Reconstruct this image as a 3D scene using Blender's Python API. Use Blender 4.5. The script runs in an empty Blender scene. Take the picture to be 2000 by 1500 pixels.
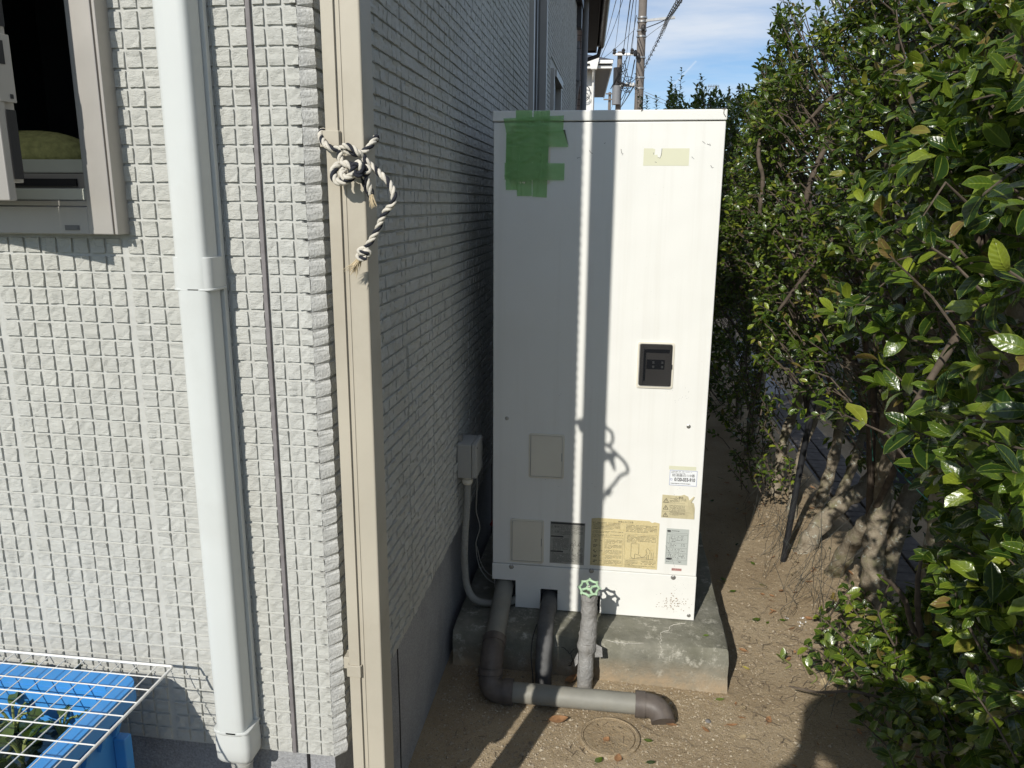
import bpy, math, random
import numpy as np
from mathutils import Vector, Matrix, Quaternion
rnd = random.Random(7)
nrg = np.random.default_rng(11)
SC = bpy.context.scene
COL = SC.collection
R = math.radians

# ------------------------------------------------------------------ camera
H = 1.42                                   # lens height above the ground
FPX = 1525.0                               # focal length in pixels of the 2000 px wide photograph
CR = np.array([[0.99049702, 0.038151, -0.13213685],
               [0.13733578, -0.22277508, 0.96514773],
               [0.00738455, -0.97412307, -0.22589755]])   # rows: X (along the front wall), Y (depth), Z; columns: right, down, forward
cam_d = bpy.data.cameras.new('camera')
cam = bpy.data.objects.new('camera', cam_d)
COL.objects.link(cam)
cam_d.sensor_width = 36.0
cam_d.lens = FPX / 2000.0 * 36.0
cam_d.clip_start = 0.02
cam_d.clip_end = 900.0
cam.matrix_world = Matrix(((CR[0, 0], -CR[0, 1], -CR[0, 2], 0),
                           (CR[1, 0], -CR[1, 1], -CR[1, 2], 0),
                           (CR[2, 0], -CR[2, 1], -CR[2, 2], H),
                           (0, 0, 0, 1)))
SC.camera = cam

# ------------------------------------------------------------------ world, sun, exposure
SUN = Vector((0.32, 1.0, -0.685)).normalized()            # the way the light travels
sun_el = math.asin(-SUN.z)
sun_rot = math.atan2(-SUN.x, -SUN.y)
W = bpy.data.worlds.new('World')
SC.world = W
W.use_nodes = True
wn = W.node_tree.nodes; wl = W.node_tree.links
wn.clear()
w_out = wn.new('ShaderNodeOutputWorld'); w_bg = wn.new('ShaderNodeBackground')
sky = wn.new('ShaderNodeTexSky'); sky.sky_type = 'NISHITA'; sky.sun_disc = False
sky.sun_elevation = sun_el; sky.sun_rotation = sun_rot
sky.altitude = 800; sky.air_density = 1.0; sky.dust_density = 0.1; sky.ozone_density = 4.0
tc = wn.new('ShaderNodeTexCoord')
mp = wn.new('ShaderNodeMapping'); mp.inputs['Scale'].default_value = (1.2, 2.6, 8.0); mp.inputs['Rotation'].default_value = (0.25, 0.15, 0.6)
cn = wn.new('ShaderNodeTexNoise'); cn.inputs['Scale'].default_value = 2.3; cn.inputs['Detail'].default_value = 7; cn.inputs['Roughness'].default_value = 0.55
cr = wn.new('ShaderNodeValToRGB')
cr.color_ramp.elements[0].position = 0.39; cr.color_ramp.elements[0].color = (0, 0, 0, 1)
cr.color_ramp.elements[1].position = 0.70; cr.color_ramp.elements[1].color = (0.75, 0.75, 0.75, 1)
cmix = wn.new('ShaderNodeMixRGB'); cmix.inputs[2].default_value = (7.8, 8.1, 8.5, 1)
wl.new(tc.outputs['Generated'], mp.inputs['Vector']); wl.new(mp.outputs['Vector'], cn.inputs['Vector'])
wl.new(cn.outputs['Fac'], cr.inputs['Fac']); wl.new(cr.outputs['Color'], cmix.inputs['Fac'])
wl.new(sky.outputs['Color'], cmix.inputs[1])
# a far contrail, a thin streak of the sky between two directions
def pix_dir(px, py):
    return (CR @ np.array([px - 1000.0, py - 750.0, FPX]))
ca = pix_dir(1309, 173); cb = pix_dir(1360, 119)
ca /= np.linalg.norm(ca); cb /= np.linalg.norm(cb)
cnrm = np.cross(ca, cb); cnrm /= np.linalg.norm(cnrm)
cmid = (ca + cb); cmid /= np.linalg.norm(cmid)
def vdot(vec):
    n = wn.new('ShaderNodeVectorMath'); n.operation = 'DOT_PRODUCT'; n.inputs[1].default_value = tuple(vec)
    wl.new(tc.outputs['Generated'], n.inputs[0]); return n.outputs['Value']
def wmath(op, a, b=None, clamp=False):
    n = wn.new('ShaderNodeMath'); n.operation = op; n.use_clamp = clamp
    if hasattr(a, 'links'): wl.new(a, n.inputs[0])
    else: n.inputs[0].default_value = a
    if b is not None:
        if hasattr(b, 'links'): wl.new(b, n.inputs[1])
        else: n.inputs[1].default_value = b
    return n.outputs[0]
off = wmath('ABSOLUTE', vdot(cnrm))
band = wmath('SUBTRACT', 1.0, wmath('DIVIDE', off, 0.0016), True)
half = float(ca @ cmid)
along = wmath('GREATER_THAN', vdot(cmid), half)
trail = wmath('MULTIPLY', wmath('MULTIPLY', band, along), 0.33)
tmix = wn.new('ShaderNodeMixRGB'); tmix.inputs[2].default_value = (8.0, 8.5, 9.2, 1)
wl.new(trail, tmix.inputs['Fac']); wl.new(cmix.outputs[0], tmix.inputs[1])
wl.new(tmix.outputs[0], w_bg.inputs['Color']); wl.new(w_bg.outputs[0], w_out.inputs['Surface'])
w_bg.inputs['Strength'].default_value = 0.108

sun_d = bpy.data.lights.new('sun', 'SUN'); sun_o = bpy.data.objects.new('sun', sun_d); COL.objects.link(sun_o)
sun_d.energy = 4.3; sun_d.angle = R(0.53); sun_d.color = (1.0, 0.96, 0.88)
sun_o.rotation_euler = SUN.to_track_quat('-Z', 'Y').to_euler()
sun_o.location = (-3, -8, 9)

SC.view_settings.view_transform = 'Standard'
SC.view_settings.look = 'None'
SC.view_settings.gamma = 1.0
SC.view_settings.use_curve_mapping = False
SC.view_settings.exposure = 0.0
SC.render.engine = 'CYCLES'
SC.cycles.max_bounces = 8
SC.cycles.diffuse_bounces = 4
SC.cycles.glossy_bounces = 3
SC.cycles.transparent_max_bounces = 16

# ------------------------------------------------------------------ helpers: positions
def ray(px, py): return CR @ np.array([px - 1000.0, py - 750.0, FPX])
def atY(px, py, y):
    r = ray(px, py); r = r * (y / r[1]); return Vector((r[0], r[1], r[2] + H))
def atX(px, py, x):
    r = ray(px, py); r = r * (x / r[0]); return Vector((r[0], r[1], r[2] + H))
def atZ(px, py, z=0.0):
    r = ray(px, py); r = r * ((z - H) / r[2]); return Vector((r[0], r[1], z))
def size_px(p, s):
    c = CR.T @ np.array([p[0], p[1], p[2] - H])
    if c[2] < 0.1: return 0, 0, 0
    return c[0] / c[2] * FPX + 1000, c[1] / c[2] * FPX + 750, s / c[2] * FPX

# ------------------------------------------------------------------ helpers: objects
ORG = {}
def thing(name, label, cat, loc=(0, 0, 0), group=None):
    o = bpy.data.objects.new(name, None); COL.objects.link(o)
    o.location = loc; o.empty_display_size = 0.1
    o['label'] = label; o['category'] = cat
    if group: o['group'] = group
    ORG[o.name] = Vector(loc)
    return o
def tag(o, label=None, cat=None, group=None, kind=None):
    if label: o['label'] = label
    if cat: o['category'] = cat
    if group: o['group'] = group
    if kind: o['kind'] = kind
    return o
def adopt(o, parent):
    o.parent = parent
    ORG[o.name] = ORG[parent.name]

class MB:
    """collects world-space geometry for ONE mesh object"""
    def __init__(s): s.v = []; s.f = []; s.m = []; s.cur = 0
    def mat(s, i): s.cur = i; return s
    def add(s, vs, fs):
        b = len(s.v); s.v.extend([tuple(p) for p in vs])
        for f in fs: s.f.append(tuple(i + b for i in f)); s.m.append(s.cur)
        return s
    def box(s, a, b):
        x0, y0, z0 = a; x1, y1, z1 = b
        if x0 > x1: x0, x1 = x1, x0
        if y0 > y1: y0, y1 = y1, y0
        if z0 > z1: z0, z1 = z1, z0
        vs = [(x0, y0, z0), (x1, y0, z0), (x1, y1, z0), (x0, y1, z0), (x0, y0, z1), (x1, y0, z1), (x1, y1, z1), (x0, y1, z1)]
        return s.add(vs, [(0, 3, 2, 1), (4, 5, 6, 7), (0, 1, 5, 4), (1, 2, 6, 5), (2, 3, 7, 6), (3, 0, 4, 7)])
    def hexa(s, lo, hi):                   # two quads, same winding (seen from above, counter-clockwise)
        return s.add(list(lo) + list(hi), [(3, 2, 1, 0), (4, 5, 6, 7), (0, 1, 5, 4), (1, 2, 6, 5), (2, 3, 7, 6), (3, 0, 4, 7)])
    def beam(s, p, q, w, h, up=(0, 0, 1)):
        p = Vector(p); q = Vector(q); d = (q - p).normalized(); u = Vector(up)
        x = d.cross(u)
        if x.length < 1e-4: x = d.cross(Vector((1, 0, 0)))
        x.normalize(); u = x.cross(d)
        c = [(-w / 2, -h / 2), (w / 2, -h / 2), (w / 2, h / 2), (-w / 2, h / 2)]
        vs = [p + x * a + u * b for a, b in c] + [q + x * a + u * b for a, b in c]
        return s.add(vs, [(0, 1, 2, 3), (7, 6, 5, 4), (0, 4, 5, 1), (1, 5, 6, 2), (2, 6, 7, 3), (3, 7, 4, 0)])
    def prism(s, pts, o, ax, ay, az, h0, h1):   # 2-D outline pts (counter-clockwise about az), swept from h0 to h1 along az
        o = Vector(o); ax = Vector(ax); ay = Vector(ay); az = Vector(az); n = len(pts)
        vs = [o + ax * a + ay * b + az * h0 for a, b in pts] + [o + ax * a + ay * b + az * h1 for a, b in pts]
        return s.add(vs, [tuple(range(n - 1, -1, -1)), tuple(range(n, 2 * n))] + [(i, (i + 1) % n, n + (i + 1) % n, n + i) for i in range(n)])
    def tube(s, path, rad, n=8, caps=True, jit=0.0, close=False):
        P = [Vector(p) for p in path]; k = len(P)
        if not hasattr(rad, '__len__'): rad = [rad] * k
        b = len(s.v); ref = None; rings = []
        for i in range(k):
            if close: d = P[(i + 1) % k] - P[i - 1]
            else: d = P[min(i + 1, k - 1)] - P[max(i - 1, 0)]
            if d.length < 1e-9: d = Vector((0, 0, 1))
            d.normalize()
            if ref is None:
                ref = Vector((0, 0, 1)) if abs(d.z) < 0.9 else Vector((1, 0, 0))
            x = ref - d * ref.dot(d)
            if x.length < 1e-5: x = d.orthogonal()
            x.normalize(); ref = x; y = d.cross(x)
            for j in range(n):
                a = 2 * math.pi * j / n
                r = rad[i] * (1 + (rnd.uniform(-jit, jit) if jit else 0))
                s.v.append(tuple(P[i] + x * (math.cos(a) * r) + y * (math.sin(a) * r)))
        m = k if close else k - 1
        for i in range(m):
            for j in range(n):
                i2 = (i + 1) % k
                s.f.append((b + i * n + j, b + i * n + (j + 1) % n, b + i2 * n + (j + 1) % n, b + i2 * n + j)); s.m.append(s.cur)
        if caps and not close:
            s.f.append(tuple(b + j for j in range(n - 1, -1, -1))); s.m.append(s.cur)
            s.f.append(tuple(b + (k - 1) * n + j for j in range(n))); s.m.append(s.cur)
        return s
    def lathe(s, o, axis, prof, n=24):     # prof: (radius, height along axis)
        axis = Vector(axis).normalized(); x = axis.orthogonal().normalized(); y = axis.cross(x); o = Vector(o)
        b = len(s.v)
        for r, h in prof:
            for j in range(n):
                a = 2 * math.pi * j / n
                s.v.append(tuple(o + axis * h + x * (r * math.cos(a)) + y * (r * math.sin(a))))
        for i in range(len(prof) - 1):
            for j in range(n):
                s.f.append((b + i * n + j, b + i * n + (j + 1) % n, b + (i + 1) * n + (j + 1) % n, b + (i + 1) * n + j)); s.m.append(s.cur)
        if prof[0][0] > 1e-6: s.f.append(tuple(b + j for j in range(n - 1, -1, -1))); s.m.append(s.cur)
        if prof[-1][0] > 1e-6: s.f.append(tuple(b + (len(prof) - 1) * n + j for j in range(n))); s.m.append(s.cur)
        return s
    def build(s, name, mats, parent=None, smooth=None, bevel=0.0, seg=2, label=None, loc=None):
        if not isinstance(mats, (list, tuple)): mats = [mats]
        me = bpy.data.meshes.new(name)
        base = ORG[parent.name] if parent is not None else (Vector(loc) if loc is not None else Vector((0, 0, 0)))
        if base.length > 0: vs = [(p[0] - base.x, p[1] - base.y, p[2] - base.z) for p in s.v]
        else: vs = s.v
        me.from_pydata(vs, [], s.f)
        for m in mats: me.materials.append(m)
        if len(mats) > 1: me.polygons.foreach_set('material_index', s.m)
        finish(me, smooth)
        o = bpy.data.objects.new(name, me); COL.objects.link(o)
        if parent is not None: o.parent = parent; ORG[o.name] = base.copy()
        else: o.location = base; ORG[o.name] = base.copy()
        if bevel > 0:
            md = o.modifiers.new('edge', 'BEVEL'); md.width = bevel; md.segments = seg; md.limit_method = 'ANGLE'; md.angle_limit = R(40)
        if label: o['label'] = label
        return o
def finish(me, smooth):
    me.update()
    if smooth:
        me.shade_smooth()
        if smooth < 180: me.set_sharp_from_angle(angle=R(smooth))

def spline(pts, n=8):                      # Catmull-Rom through pts
    P = [Vector(p) for p in pts]
    if len(P) < 3: return P
    P = [P[0] * 2 - P[1]] + P + [P[-1] * 2 - P[-2]]
    out = []
    for i in range(1, len(P) - 2):
        a, b, c, d = P[i - 1], P[i], P[i + 1], P[i + 2]
        for k in range(n):
            t = k / n
            out.append(0.5 * ((2 * b) + (c - a) * t + (2 * a - 5 * b + 4 * c - d) * t * t + (3 * b - a - 3 * c + d) * t ** 3))
    out.append(P[-2]); return out
def round_rect(w, h, r, n=4):
    pts = []
    for cx, cy, a0 in ((w / 2 - r, -h / 2 + r, -90), (w / 2 - r, h / 2 - r, 0), (-w / 2 + r, h / 2 - r, 90), (-w / 2 + r, -h / 2 + r, 180)):
        for k in range(n + 1):
            a = R(a0 + 90 * k / n); pts.append((cx + r * math.cos(a), cy + r * math.sin(a)))
    return pts

# ------------------------------------------------------------------ helpers: materials
def nodes(name):
    m = bpy.data.materials.new(name); m.use_nodes = True
    nt = m.node_tree; return m, nt, nt.nodes, nt.links, nt.nodes['Principled BSDF']
def noise(nt, scale, detail=4, rough=0.55, vec=None, dist=0.0):
    n = nt.nodes.new('ShaderNodeTexNoise'); n.inputs['Scale'].default_value = scale; n.inputs['Detail'].default_value = detail
    n.inputs['Roughness'].default_value = rough; n.inputs['Distortion'].default_value = dist
    if vec is None:
        g = nt.nodes.new('ShaderNodeNewGeometry'); vec = g.outputs['Position']
    nt.links.new(vec, n.inputs['Vector']); return n.outputs['Fac']
def ramp(nt, fac, stops):
    r = nt.nodes.new('ShaderNodeValToRGB'); el = r.color_ramp.elements
    while len(el) < len(stops): el.new(0.5)
    for e, (p, c) in zip(el, stops):
        e.position = p; e.color = (c, c, c, 1) if not hasattr(c, '__len__') else (*c, 1)
    nt.links.new(fac, r.inputs['Fac']); return r.outputs['Color']
def mix(nt, fac, a, b, mode='MIX'):
    n = nt.nodes.new('ShaderNodeMixRGB'); n.blend_type = mode
    for s, v in ((n.inputs[0], fac), (n.inputs[1], a), (n.inputs[2], b)):
        if hasattr(v, 'links'): nt.links.new(v, s)
        elif hasattr(v, '__len__'): s.default_value = (*v, 1)
        elif s.type == 'VALUE': s.default_value = v
        else: s.default_value = (v, v, v, 1)
    return n.outputs[0]
def mathn(nt, op, a, b=0.0, clamp=False):
    n = nt.nodes.new('ShaderNodeMath'); n.operation = op; n.use_clamp = clamp
    for s, v in ((n.inputs[0], a), (n.inputs[1], b)):
        if hasattr(v, 'links'): nt.links.new(v, s)
        else: s.default_value = v
    return n.outputs[0]
def bump(nt, bsdf, h, dist=0.002, strength=1.0):
    b = nt.nodes.new('ShaderNodeBump'); b.inputs['Distance'].default_value = dist; b.inputs['Strength'].default_value = strength
    nt.links.new(h, b.inputs['Height']); nt.links.new(b.outputs[0], bsdf.inputs['Normal'])
def mat(name, col, rough=0.6, metal=0.0, spec=0.4, var=0.12, vscale=12.0, dirt=None, dscale=3.0, damt=0.35, bmp=0.0, bscale=120.0, obj=False):
    m, nt, nd, lk, b = nodes(name)
    b.inputs['Roughness'].default_value = rough; b.inputs['Metallic'].default_value = metal; b.inputs['Specular IOR Level'].default_value = spec
    c = col
    f = noise(nt, vscale, 5)
    c = mix(nt, ramp(nt, f, [(0.3, 0.0), (0.7, 1.0)]), tuple(x * (1 - var) for x in col), tuple(min(1, x * (1 + var)) for x in col))
    if dirt:
        g = noise(nt, dscale, 8, 0.65)
        c = mix(nt, ramp(nt, g, [(0.48, 0.0), (0.72, damt)]), c, dirt)
    lk.new(c, b.inputs['Base Color'])
    rr = nd.new('ShaderNodeMapRange'); rr.inputs['To Min'].default_value = max(0.03, rough - 0.08); rr.inputs['To Max'].default_value = min(1, rough + 0.1)
    lk.new(noise(nt, vscale * 2.3, 4), rr.inputs['Value']); lk.new(rr.outputs[0], b.inputs['Roughness'])
    if bmp: bump(nt, b, noise(nt, bscale, 5, 0.6), bmp)
    return m

def tile_mat(name, col, dark):
    m, nt, nd, lk, b = nodes(name)
    b.inputs['Roughness'].default_value = 0.85; b.inputs['Specular IOR Level'].default_value = 0.2
    g = nd.new('ShaderNodeNewGeometry')
    oi = nd.new('ShaderNodeObjectInfo')
    # split stone: ridges running a different way from tile to tile (cells of the tile pitch steer the direction)
    vo = nd.new('ShaderNodeTexVoronoi'); vo.inputs['Scale'].default_value = 34.0; lk.new(g.outputs['Position'], vo.inputs['Vector'])
    wv = nd.new('ShaderNodeVectorMath'); wv.operation = 'MULTIPLY_ADD'; wv.inputs[1].default_value = (0.05, 0.05, 0.05)
    lk.new(vo.outputs['Color'], wv.inputs[0]); lk.new(g.outputs['Position'], wv.inputs[2])
    mp_ = nd.new('ShaderNodeMapping'); mp_.inputs['Rotation'].default_value = (0.5, 0.7, 0.5); mp_.inputs['Scale'].default_value = (1.0, 1.0, 3.0)
    lk.new(wv.outputs[0], mp_.inputs['Vector'])
    r1 = noise(nt, 46, 7, 0.62, mp_.outputs[0], 0.9)
    r2 = noise(nt, 700, 3, 0.6)
    r3 = noise(nt, 150, 6, 0.7, mp_.outputs[0], 1.6)
    h = mathn(nt, 'ADD', mathn(nt, 'ADD', mathn(nt, 'MULTIPLY', r1, 0.8), mathn(nt, 'MULTIPLY', r3, 0.45)), mathn(nt, 'MULTIPLY', r2, 0.08))
    bump(nt, b, h, 0.0030)
    c = mix(nt, ramp(nt, noise(nt, 30, 6), [(0.3, 0.0), (0.7, 1.0)]), tuple(x * 0.93 for x in col), tuple(x * 1.05 for x in col))
    c = mix(nt, ramp(nt, noise(nt, 260, 4, 0.7), [(0.28, 0.5), (0.42, 0.0)]), c, dark)
    st = nd.new('ShaderNodeMapping'); st.inputs['Scale'].default_value = (9, 9, 0.8); lk.new(g.outputs['Position'], st.inputs['Vector'])
    c = mix(nt, ramp(nt, noise(nt, 1.0, 6, 0.6, st.outputs[0]), [(0.50, 0.0), (0.8, 0.42)]), c, dark)   # rain streaks
    c = mix(nt, ramp(nt, noise(nt, 1.6, 5, 0.6), [(0.45, 0.0), (0.72, 0.30)]), c, (dark[0] * 1.05, dark[1] * 1.04, dark[2] * 0.93))
    lk.new(c, b.inputs['Base Color'])
    return m
TILE = tile_mat('split_face_tile', (0.535, 0.535, 0.50), (0.40, 0.39, 0.35))
GROUT = mat('siding_groove', (0.49, 0.49, 0.46), 0.9, spec=0.15, var=0.08, vscale=60, bmp=0.0006, bscale=500)
CUT = mat('cut_siding_edge', (0.60, 0.60, 0.575), 0.9, spec=0.15, var=0.12, vscale=240, dirt=(0.3, 0.3, 0.28), dscale=300, damt=0.5, bmp=0.0015, bscale=300)
MORTAR = mat('foundation_mortar', (0.34, 0.345, 0.355), 0.9, spec=0.3, var=0.25, vscale=260, dirt=(0.14, 0.14, 0.15), dscale=6, damt=0.4, bmp=0.003, bscale=130)
SEAL = mat('dark_sealant', (0.20, 0.185, 0.185), 0.7, var=0.2, vscale=40, bmp=0.0005)
# ------------------------------------------------------------------ more materials
def ground_mat():
    m, nt, nd, lk, b = nodes('sandy_soil')
    b.inputs['Roughness'].default_value = 0.95; b.inputs['Specular IOR Level'].default_value = 0.15
    c = mix(nt, ramp(nt, noise(nt, 2.2, 8, 0.6), [(0.35, 0.0), (0.65, 1.0)]), (0.325, 0.258, 0.178), (0.44, 0.365, 0.265))
    c = mix(nt, ramp(nt, noise(nt, 170, 3, 0.7), [(0.3, 0.0), (0.7, 1.0)]), c, (0.52, 0.46, 0.36), 'SOFT_LIGHT')
    c = mix(nt, ramp(nt, noise(nt, 340, 2, 0.5), [(0.62, 0.0), (0.72, 0.75)]), c, (0.60, 0.54, 0.42))
    c = mix(nt, ramp(nt, noise(nt, 260, 2, 0.5), [(0.30, 0.7), (0.40, 0.0)]), c, (0.13, 0.085, 0.055))
    lk.new(c, b.inputs['Base Color'])
    h = mathn(nt, 'ADD', mathn(nt, 'MULTIPLY', noise(nt, 300, 3, 0.7), 0.5), noise(nt, 45, 5, 0.6))
    bump(nt, b, h, 0.007)
    return m
SOIL = ground_mat()
PEBBLE = None
def island_mat(name, cols, rough=0.8, bmp=0.0, bscale=300, spec=0.3):
    m, nt, nd, lk, b = nodes(name)
    b.inputs['Roughness'].default_value = rough; b.inputs['Specular IOR Level'].default_value = spec
    g = nd.new('ShaderNodeNewGeometry')
    k = len(cols)
    c = ramp(nt, g.outputs['Random Per Island'], [((i + 0.5) / k, cc) for i, cc in enumerate(cols)])
    c = mix(nt, ramp(nt, noise(nt, 90, 4), [(0.3, 0.0), (0.7, 0.3)]), c, tuple(x * 0.6 for x in cols[0]))
    lk.new(c, b.inputs['Base Color'])
    if bmp: bump(nt, b, noise(nt, bscale, 4), bmp)
    return m
PEBBLE = island_mat('pebbles', [(0.34, 0.27, 0.19), (0.5, 0.43, 0.32), (0.22, 0.17, 0.12), (0.52, 0.46, 0.35), (0.42, 0.35, 0.25)])
def slab_mat():
    m, nt, nd, lk, b = nodes('mossy_concrete')
    b.inputs['Roughness'].default_value = 0.9; b.inputs['Specular IOR Level'].default_value = 0.25
    g = nd.new('ShaderNodeNewGeometry'); sx = nd.new('ShaderNodeSeparateXYZ'); lk.new(g.outputs['Position'], sx.inputs[0])
    c = mix(nt, ramp(nt, noise(nt, 14, 8, 0.65), [(0.35, 0.0), (0.65, 1.0)]), (0.165, 0.162, 0.130), (0.27, 0.262, 0.215))
    c = mix(nt, ramp(nt, noise(nt, 5, 8, 0.7), [(0.48, 0.0), (0.68, 0.6)]), c, (0.155, 0.152, 0.105))     # moss film
    c = mix(nt, ramp(nt, noise(nt, 26, 8, 0.75), [(0.54, 0.0), (0.66, 0.75)]), c, (0.54, 0.52, 0.45))     # lime bloom
    # splashed soil on the lower face of the block
    low = mathn(nt, 'MULTIPLY', mathn(nt, 'SUBTRACT', 0.085, sx.outputs['Z']), 14.0, True)
    low = mathn(nt, 'MULTIPLY', low, ramp(nt, noise(nt, 18, 6, 0.7), [(0.3, 0.15), (0.65, 1.0)]))
    c = mix(nt, low, c, (0.40, 0.305, 0.20))
    lk.new(c, b.inputs['Base Color'])
    bump(nt, b, mathn(nt, 'ADD', noise(nt, 160, 5, 0.7), noise(nt, 30, 4)), 0.003)
    return m
SLAB = slab_mat()
def leaf_mat(name, a, bcol, c3, tr=0.28):
    m, nt, nd, lk, b = nodes(name)
    g = nd.new('ShaderNodeNewGeometry'); oi = nd.new('ShaderNodeObjectInfo')
    r = mathn(nt, 'FRACT', mathn(nt, 'ADD', g.outputs['Random Per Island'], oi.outputs['Random']))
    c = ramp(nt, r, [(0.0, a), (0.30, tuple(x * 1.3 for x in a)), (0.58, bcol), (0.78, bcol), (0.94, c3), (0.985, (0.22, 0.15, 0.05))])
    c = mix(nt, ramp(nt, noise(nt, 60, 4), [(0.35, 0.0), (0.7, 0.35)]), c, tuple(x * 0.55 for x in a))
    c = mix(nt, ramp(nt, noise(nt, 130, 3, 0.7), [(0.70, 0.0), (0.74, 0.8)]), c, (0.22, 0.15, 0.06))        # bitten brown spots
    at = nd.new('ShaderNodeAttribute'); at.attribute_name = 'leaf_uv'; sx = nd.new('ShaderNodeSeparateXYZ'); lk.new(at.outputs['Vector'], sx.inputs[0])
    sd_ = mathn(nt, 'ABSOLUTE', sx.outputs['Y'])
    rib = mathn(nt, 'MULTIPLY', mathn(nt, 'MULTIPLY', mathn(nt, 'SUBTRACT', 1.0, mathn(nt, 'MULTIPLY', sd_, 9.0), True), mathn(nt, 'GREATER_THAN', sx.outputs['X'], 0.0)), 0.5)
    rim_ = mathn(nt, 'MULTIPLY', mathn(nt, 'SUBTRACT', mathn(nt, 'MULTIPLY', sd_, 8.0), 7.0, True), 0.45)
    veins = mathn(nt, 'SINE', mathn(nt, 'ADD', mathn(nt, 'MULTIPLY', sx.outputs['X'], 48.0), mathn(nt, 'MULTIPLY', sd_, -9.0)))
    c = mix(nt, mathn(nt, 'MAXIMUM', rib, rim_), c, tuple(min(1, x * 1.25 + 0.02) for x in c3))
    lk.new(c, b.inputs['Base Color'])
    b.inputs['Roughness'].default_value = 0.27; b.inputs['Specular IOR Level'].default_value = 0.55
    b.inputs['Coat Weight'].default_value = 0.3; b.inputs['Coat Roughness'].default_value = 0.18
    bump(nt, b, mathn(nt, 'ADD', mathn(nt, 'ADD', mathn(nt, 'MULTIPLY', noise(nt, 110, 3), 0.9), mathn(nt, 'MULTIPLY', veins, 0.10)), mathn(nt, 'MULTIPLY', rib, -0.6)), 0.0012)
    t = nd.new('ShaderNodeBsdfTranslucent'); lk.new(mix(nt, 0.5, c, (0.16, 0.24, 0.02)), t.inputs['Color'])
    ms = nd.new('ShaderNodeMixShader'); ms.inputs[0].default_value = tr
    lk.new(b.outputs[0], ms.inputs[1]); lk.new(t.outputs[0], ms.inputs[2]); lk.new(ms.outputs[0], nd['Material Output'].inputs['Surface'])
    return m
LEAF = leaf_mat('glossy_hedge_leaf', (0.020, 0.047, 0.007), (0.098, 0.160, 0.016), (0.30, 0.36, 0.035), 0.28)
LEAFY = leaf_mat('young_leaf', (0.13, 0.2, 0.035), (0.2, 0.28, 0.06), (0.26, 0.33, 0.09), 0.35)
DRYLEAF = mat('dry_leaf', (0.32, 0.17, 0.08), 0.75, var=0.35, vscale=60, dirt=(0.16, 0.08, 0.04), dscale=90, damt=0.5)
PALEDRY = mat('pale_dry_leaf', (0.42, 0.33, 0.2), 0.8, var=0.25, vscale=60)
def bark_mat():
    m, nt, nd, lk, b = nodes('lichen_bark')
    b.inputs['Roughness'].default_value = 0.92; b.inputs['Specular IOR Level'].default_value = 0.15
    c = mix(nt, ramp(nt, noise(nt, 40, 8, 0.7), [(0.35, 0.0), (0.65, 1.0)]), (0.20, 0.165, 0.12), (0.33, 0.285, 0.215))
    c = mix(nt, ramp(nt, noise(nt, 11, 7, 0.7), [(0.5, 0.0), (0.66, 0.65)]), c, (0.17, 0.18, 0.08))
    c = mix(nt, ramp(nt, noise(nt, 34, 5, 0.75), [(0.58, 0.0), (0.64, 0.85)]), c, (0.47, 0.49, 0.42))
    lk.new(c, b.inputs['Base Color'])
    bump(nt, b, mathn(nt, 'ADD', noise(nt, 110, 5, 0.7), noise(nt, 24, 4)), 0.006)
    return m
BARK = bark_mat()
TWIG = mat('twig_bark', (0.10, 0.078, 0.058), 0.85, var=0.35, vscale=40, bmp=0.001)
WHITE = mat('white_enamel', (0.80, 0.80, 0.765), 0.38, var=0.02, vscale=5, dirt=(0.60, 0.585, 0.53), dscale=7, damt=0.13, spec=0.4)
WHITE2 = mat('aged_cream_plastic', (0.73, 0.69, 0.585), 0.5, var=0.04, vscale=8)
DUCT = mat('pale_duct_plastic', (0.60, 0.62, 0.60), 0.42, var=0.03, vscale=6, dirt=(0.42, 0.41, 0.37), dscale=5, damt=0.25)
DUCTCAP = mat('duct_cap_plastic', (0.60, 0.615, 0.595), 0.45, var=0.03, vscale=6)
BEIGE = mat('beige_downpipe_plastic', (0.455, 0.415, 0.335), 0.5, var=0.05, vscale=7, dirt=(0.27, 0.225, 0.16), dscale=4, damt=0.42)
FRAME = mat('champagne_aluminium', (0.385, 0.365, 0.335), 0.42, 0.3, var=0.04, vscale=9)
FRAMED = mat('dark_aluminium', (0.16, 0.155, 0.15), 0.5, 0.2, var=0.08)
INNER = mat('pale_inner_sill', (0.62, 0.64, 0.54), 0.55, var=0.05)
BLACK = mat('black_plastic', (0.018, 0.018, 0.02), 0.5, var=0.2)
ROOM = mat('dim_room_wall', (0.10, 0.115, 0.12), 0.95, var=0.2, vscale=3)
KNIT = mat('green_knit', (0.50, 0.50, 0.20), 0.95, spec=0.1, var=0.25, vscale=90, bmp=0.004, bscale=70)
GREYPIPE = mat('grey_pvc', (0.24, 0.235, 0.205), 0.55, var=0.1, vscale=18, dirt=(0.32, 0.27, 0.2), dscale=14, damt=0.35, bmp=0.0004)
ELBOW = mat('dark_brown_pvc', (0.105, 0.088, 0.078), 0.5, var=0.2, vscale=25, dirt=(0.24, 0.2, 0.16), dscale=20, damt=0.35)
DARKINS = mat('dark_foam_wrap', (0.115, 0.115, 0.115), 0.75, var=0.2, vscale=30, bmp=0.001)
WRAP = mat('silver_grey_wrap', (0.285, 0.28, 0.27), 0.42, var=0.14, vscale=25, dirt=(0.19, 0.17, 0.14), dscale=22, damt=0.5, bmp=0.006, bscale=85)
GREENW = mat('mint_handwheel', (0.42, 0.60, 0.40), 0.5, var=0.15, vscale=60, dirt=(0.22, 0.24, 0.15), dscale=70, damt=0.6, bmp=0.0006)
CONDUIT = mat('grey_flexible_conduit', (0.32, 0.315, 0.285), 0.5, var=0.06)
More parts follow.
